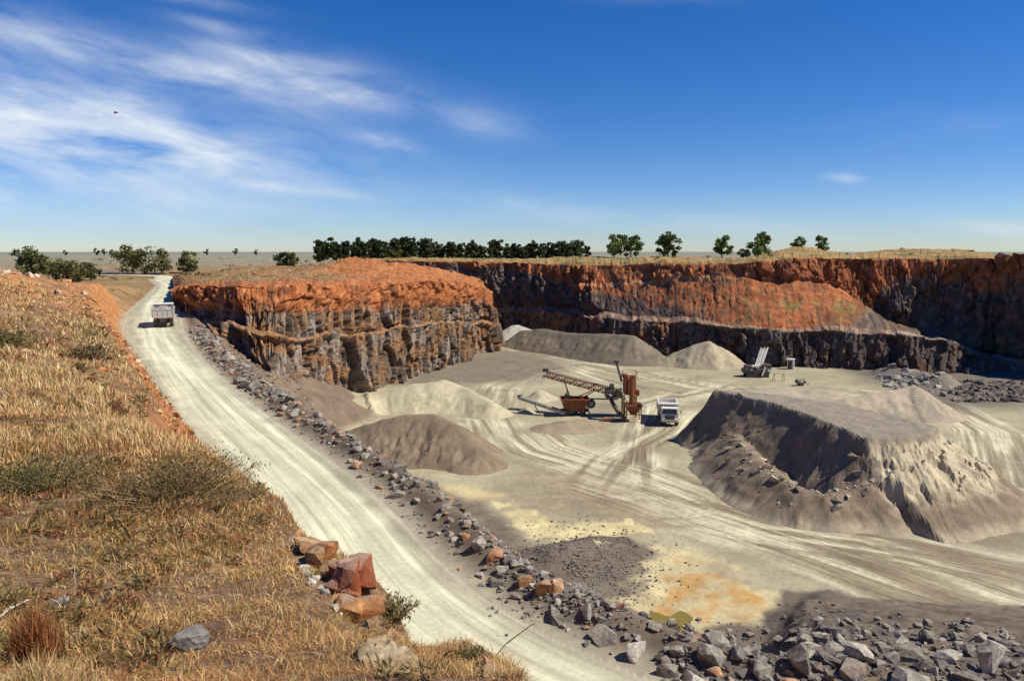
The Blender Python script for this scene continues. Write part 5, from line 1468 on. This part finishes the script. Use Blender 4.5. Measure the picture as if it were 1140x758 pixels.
outcrop('rock_outcrop', 'orange tan rock slab at the lower end of the bank edge by the road', slab([(537, 728, 3.0), (560, 742, 2.85), (582, 768, 2.65), (540, 775, 2.4)], .4), (.42, .21, .085), noise=.05, seed=11)
for q in [(430, 730, .12), (445, 750, .13), (455, 765, .12), (420, 720, .1), (350, 620, .2), (340, 605, .2), (375, 660, .15)]:
    h_ = hit(q[0], q[1]); KEEP.append((h_[0], h_[1], q[2]))
# lichen-white stones along the outcrop
for i, (px, py) in enumerate([(352, 632), (358, 638), (366, 645), (372, 653), (378, 659), (388, 676), (396, 680), (410, 684), (420, 690), (356, 630), (362, 648)]):
    x, y, z = hit(px - 16, py + 3); KEEP.append((x, y, .05))
    boulder(x, y, .055 + .03 * random.random(), (.52, .48, .40), 'whitish stone in the string of small stones beside the red rock block', 'whitish stones beside the red block', name='stone', cat='stone', z=gz(x, y) + .01)
# stones on the far hump of the bank
for i in range(26):
    px = random.uniform(0, 95); py = 292 + px * .3 + random.uniform(0, 22); Y = random.uniform(88, 108)
    x = (px - 570) / F * Y
    boulder(x, Y, random.choice([.5, .7, 1.0]), random.choice([(.5, .38, .26), (.45, .22, .1), (.55, .45, .34)]), f"{'large' if i % 3 == 0 else 'small'} pale stone on the orange hump at the far left, {'edge' if px < 45 else 'road'} side", 'stones on the orange hump', name='stone', cat='stone')
for i in range(24):
    Y = random.uniform(35, 85); s = sY(Y); P_ = RP(s, 0); e_x, e_y = RP(s, -float(ROAD.q(np.array([P_[0]]), np.array([P_[1]]))[3][0]) * 2 - random.uniform(.4, 3.2))
    boulder(e_x, e_y, random.choice([.35, .5, .7]), random.choice([(.5, .33, .16), (.40, .2, .09), (.5, .4, .3)]), f"tan rock in the orange cut left of the haul road, {'far' if Y > 60 else 'near'} stretch", 'rocks in the left road cut', name='rock', cat='rock')
def f_cut():
    Y = random.uniform(28, 100); s = sY(Y); h_ = float(np.interp(s, ROAD.cum, road_s[:, 3]))
    return RP(s, -2 * h_ - random.uniform(.2, 6))
p, s_, c_ = scatter(1100, f_cut, .1, .6, [(.36, .15, .055), (.28, .11, .05), (.45, .27, .12), (.2, .09, .05)])
tag(stone_stuff('cut_rubble', 'loose orange stones on the cut face left of the haul road', p, s_, c_), cat='rubble')
# dead stems and twigs
def twig(name, label, pts, r, mat, cat='twig'):
    mb = MB()
    for a, b in zip(pts[:-1], pts[1:]): mb.cyl(a, b, r, 5, r * .7)
    o = mb.build(name, mat); tag(o, label, cat); return o
M['twig_pale'] = plain_mat('bleached_twig', (.55, .50, .42), .9, dirt=.3)
M['twig_dark'] = plain_mat('dark_twig', (.16, .10, .06), .9, dirt=.3)
def gp(px, py, Y, up=0.0):
    x, y, z = hit(px, py); return (x, y, gz(x, y) + up)
twig('dead_branch', 'bleached dead branch lying at the left edge behind the rust tussock', [gp(-8, 696, 3.5, .02), gp(12, 686, 3.55, .05), gp(32, 674, 3.65, .04)], .008, M['twig_pale'])
b0 = gp(82, 664, 3.75)
twig('dead_plant', 'tall bleached dead stem standing above the rust tussock', [b0, (b0[0] + .015, b0[1], b0[2] + .09), (b0[0] + .025, b0[1] - .01, b0[2] + .22)], .004, M['twig_pale'])
clump('dead_tuft', 'grey dead tuft with bleached stems right of the rust tussock', 'dead plant', 72, 676, 3.7, 220, .07, .1, [(.42, .38, .33), (.2, .17, .15), (.55, .5, .44)], .005, .5)
for i, (px, py, Y, hh, dx, lab) in enumerate([(474, 682, 5.6, .5, .13, 'tall thin dark twig standing against the pale road, tallest of the edge twigs'),
                                     (548, 735, 4.5, .18, .2, 'slanting thin twig against the road near the bottom edge'),
                                     (512, 706, 5.0, .16, .04, 'short thin twig between the tall twig and the slanting one'),
                                     (455, 672, 5.7, .22, .05, 'thin twig rising from the dark wiry bush')]):
    q = gp(px, py, Y)
    twig('twig', lab, [q, (q[0] + dx * .35, q[1], q[2] + hh * .5), (q[0] + dx, q[1] + .02, q[2] + hh)], .0035, M['twig_dark'])

# ------------------------------------------------------------------ pool and bird
def pool():
    mt = bpy.data.materials.new('algae_water'); mt.use_nodes = True
    bs = mt.node_tree.nodes['Principled BSDF']; bs.inputs['Base Color'].default_value = (.21, .155, .015, 1); bs.inputs['Roughness'].default_value = .12
    n = mt.node_tree.nodes.new('ShaderNodeTexNoise'); n.inputs['Scale'].default_value = 3
    b = mt.node_tree.nodes.new('ShaderNodeBump'); b.inputs['Strength'].default_value = .05; mt.node_tree.links.new(n.outputs[0], b.inputs['Height']); mt.node_tree.links.new(b.outputs[0], bs.inputs['Normal'])
    px = [(716, 690), (728, 684), (745, 689), (758, 683), (772, 692), (760, 699), (764, 708), (748, 712), (742, 722), (730, 720), (728, 706), (718, 702)]
    P = smooth_poly([atz(a, b_, FLOOR) for a, b_ in px + px[:1]], 6)[:-1]
    zz = float(np.max(ground(P[:, 0], P[:, 1]))) 
    zz = float(np.median(ground(P[:, 0], P[:, 1]))) + .12
    me = bpy.data.meshes.new('pool'); me.from_pydata([(p[0], p[1], zz) for p in P], [], [tuple(range(len(P)))]); me.materials.append(mt)
    o = bpy.data.objects.new('pool', me); COL.objects.link(o); o['kind'] = 'structure'
pool()
bx, by, bz = atY(129, 126, 60)
t = empty('bird', (bx, by, bz)); tag(t, 'small dark bird flying in front of the white cirrus', 'bird')
MB().cyl((-.16, 0, 0), (.0, 0, .02), .035, 8, .06).cyl((0, 0, .02), (.16, 0, 0), .06, 8, .02).build('body', M['black'], t)
for s in (-1, 1):
    MB().add([(-.03, 0, .02), (.08, 0, .02), (-.02, s * .18, .12), (.06, s * .18, .12), (-.1, s * .36, .05), (-.03, 0, .0), (.08, 0, .0), (-.02, s * .18, .10), (.06, s * .18, .10)], [(0, 1, 3, 2), (2, 3, 4), (6, 5, 7, 8), (8, 7, 4), (0, 2, 7, 5), (1, 6, 8, 3)]).build('wing', M['black'], t)
grass_field()
def f_weed():
    while True:
        px = random.uniform(-30, 520); py = random.uniform(335, 757)
        x, y, z = hit(px, py)
        i_ = min(np.searchsorted(GRID['r'], math.hypot(x, y)), len(GRID['r']) - 1); j_ = np.searchsorted(GRID['t'], math.atan2(x, y))
        if GRID['dl'][i_, j_] < 2.0 or y > 75: continue
        if fbm(np.array([x / 2.0 + 31]), np.array([y / 2.0]), o=2)[0] < -.05: continue
        return x, y, z
def weeds():
    V = []; Fc = []; C = []
    for i in range(330):
        x, y, z = f_weed(); r = math.hypot(x, y); s_ = random.uniform(.03, .07) + .012 * r * random.uniform(.3, 1.2)
        col0 = np.array(random.choice([(.24, .18, .07), (.32, .21, .08), (.18, .13, .05), (.32, .14, .06), (.4, .27, .12)])) * random.uniform(.7, 1.2)
        for k in range(46):
            q = rng.normal(size=3); q /= np.linalg.norm(q); q *= s_ * random.random() ** .5; q[2] = abs(q[2]) * .8
            a = q / (np.linalg.norm(q) + 1e-6) + rng.normal(size=3) * .5; a /= np.linalg.norm(a); b = np.cross(a, rng.normal(size=3)); b /= np.linalg.norm(b)
            l = s_ * random.uniform(.18, .36); c = np.array([x, y, z]) + q; o = len(V)
            V += [c - a * l, c + b * l * .22, c + a * l, c - b * l * .22]; Fc.append((o, o + 1, o + 2, o + 3)); C += [col0 * random.uniform(.6, 1.3)] * 4
    tag(mesh_np('low_weeds', V, Fc, np.array(C), M['leaf'], smooth=False), 'low brown and olive weeds dotted through the dry grass of the bank', 'weeds', None, 'stuff')
weeds()
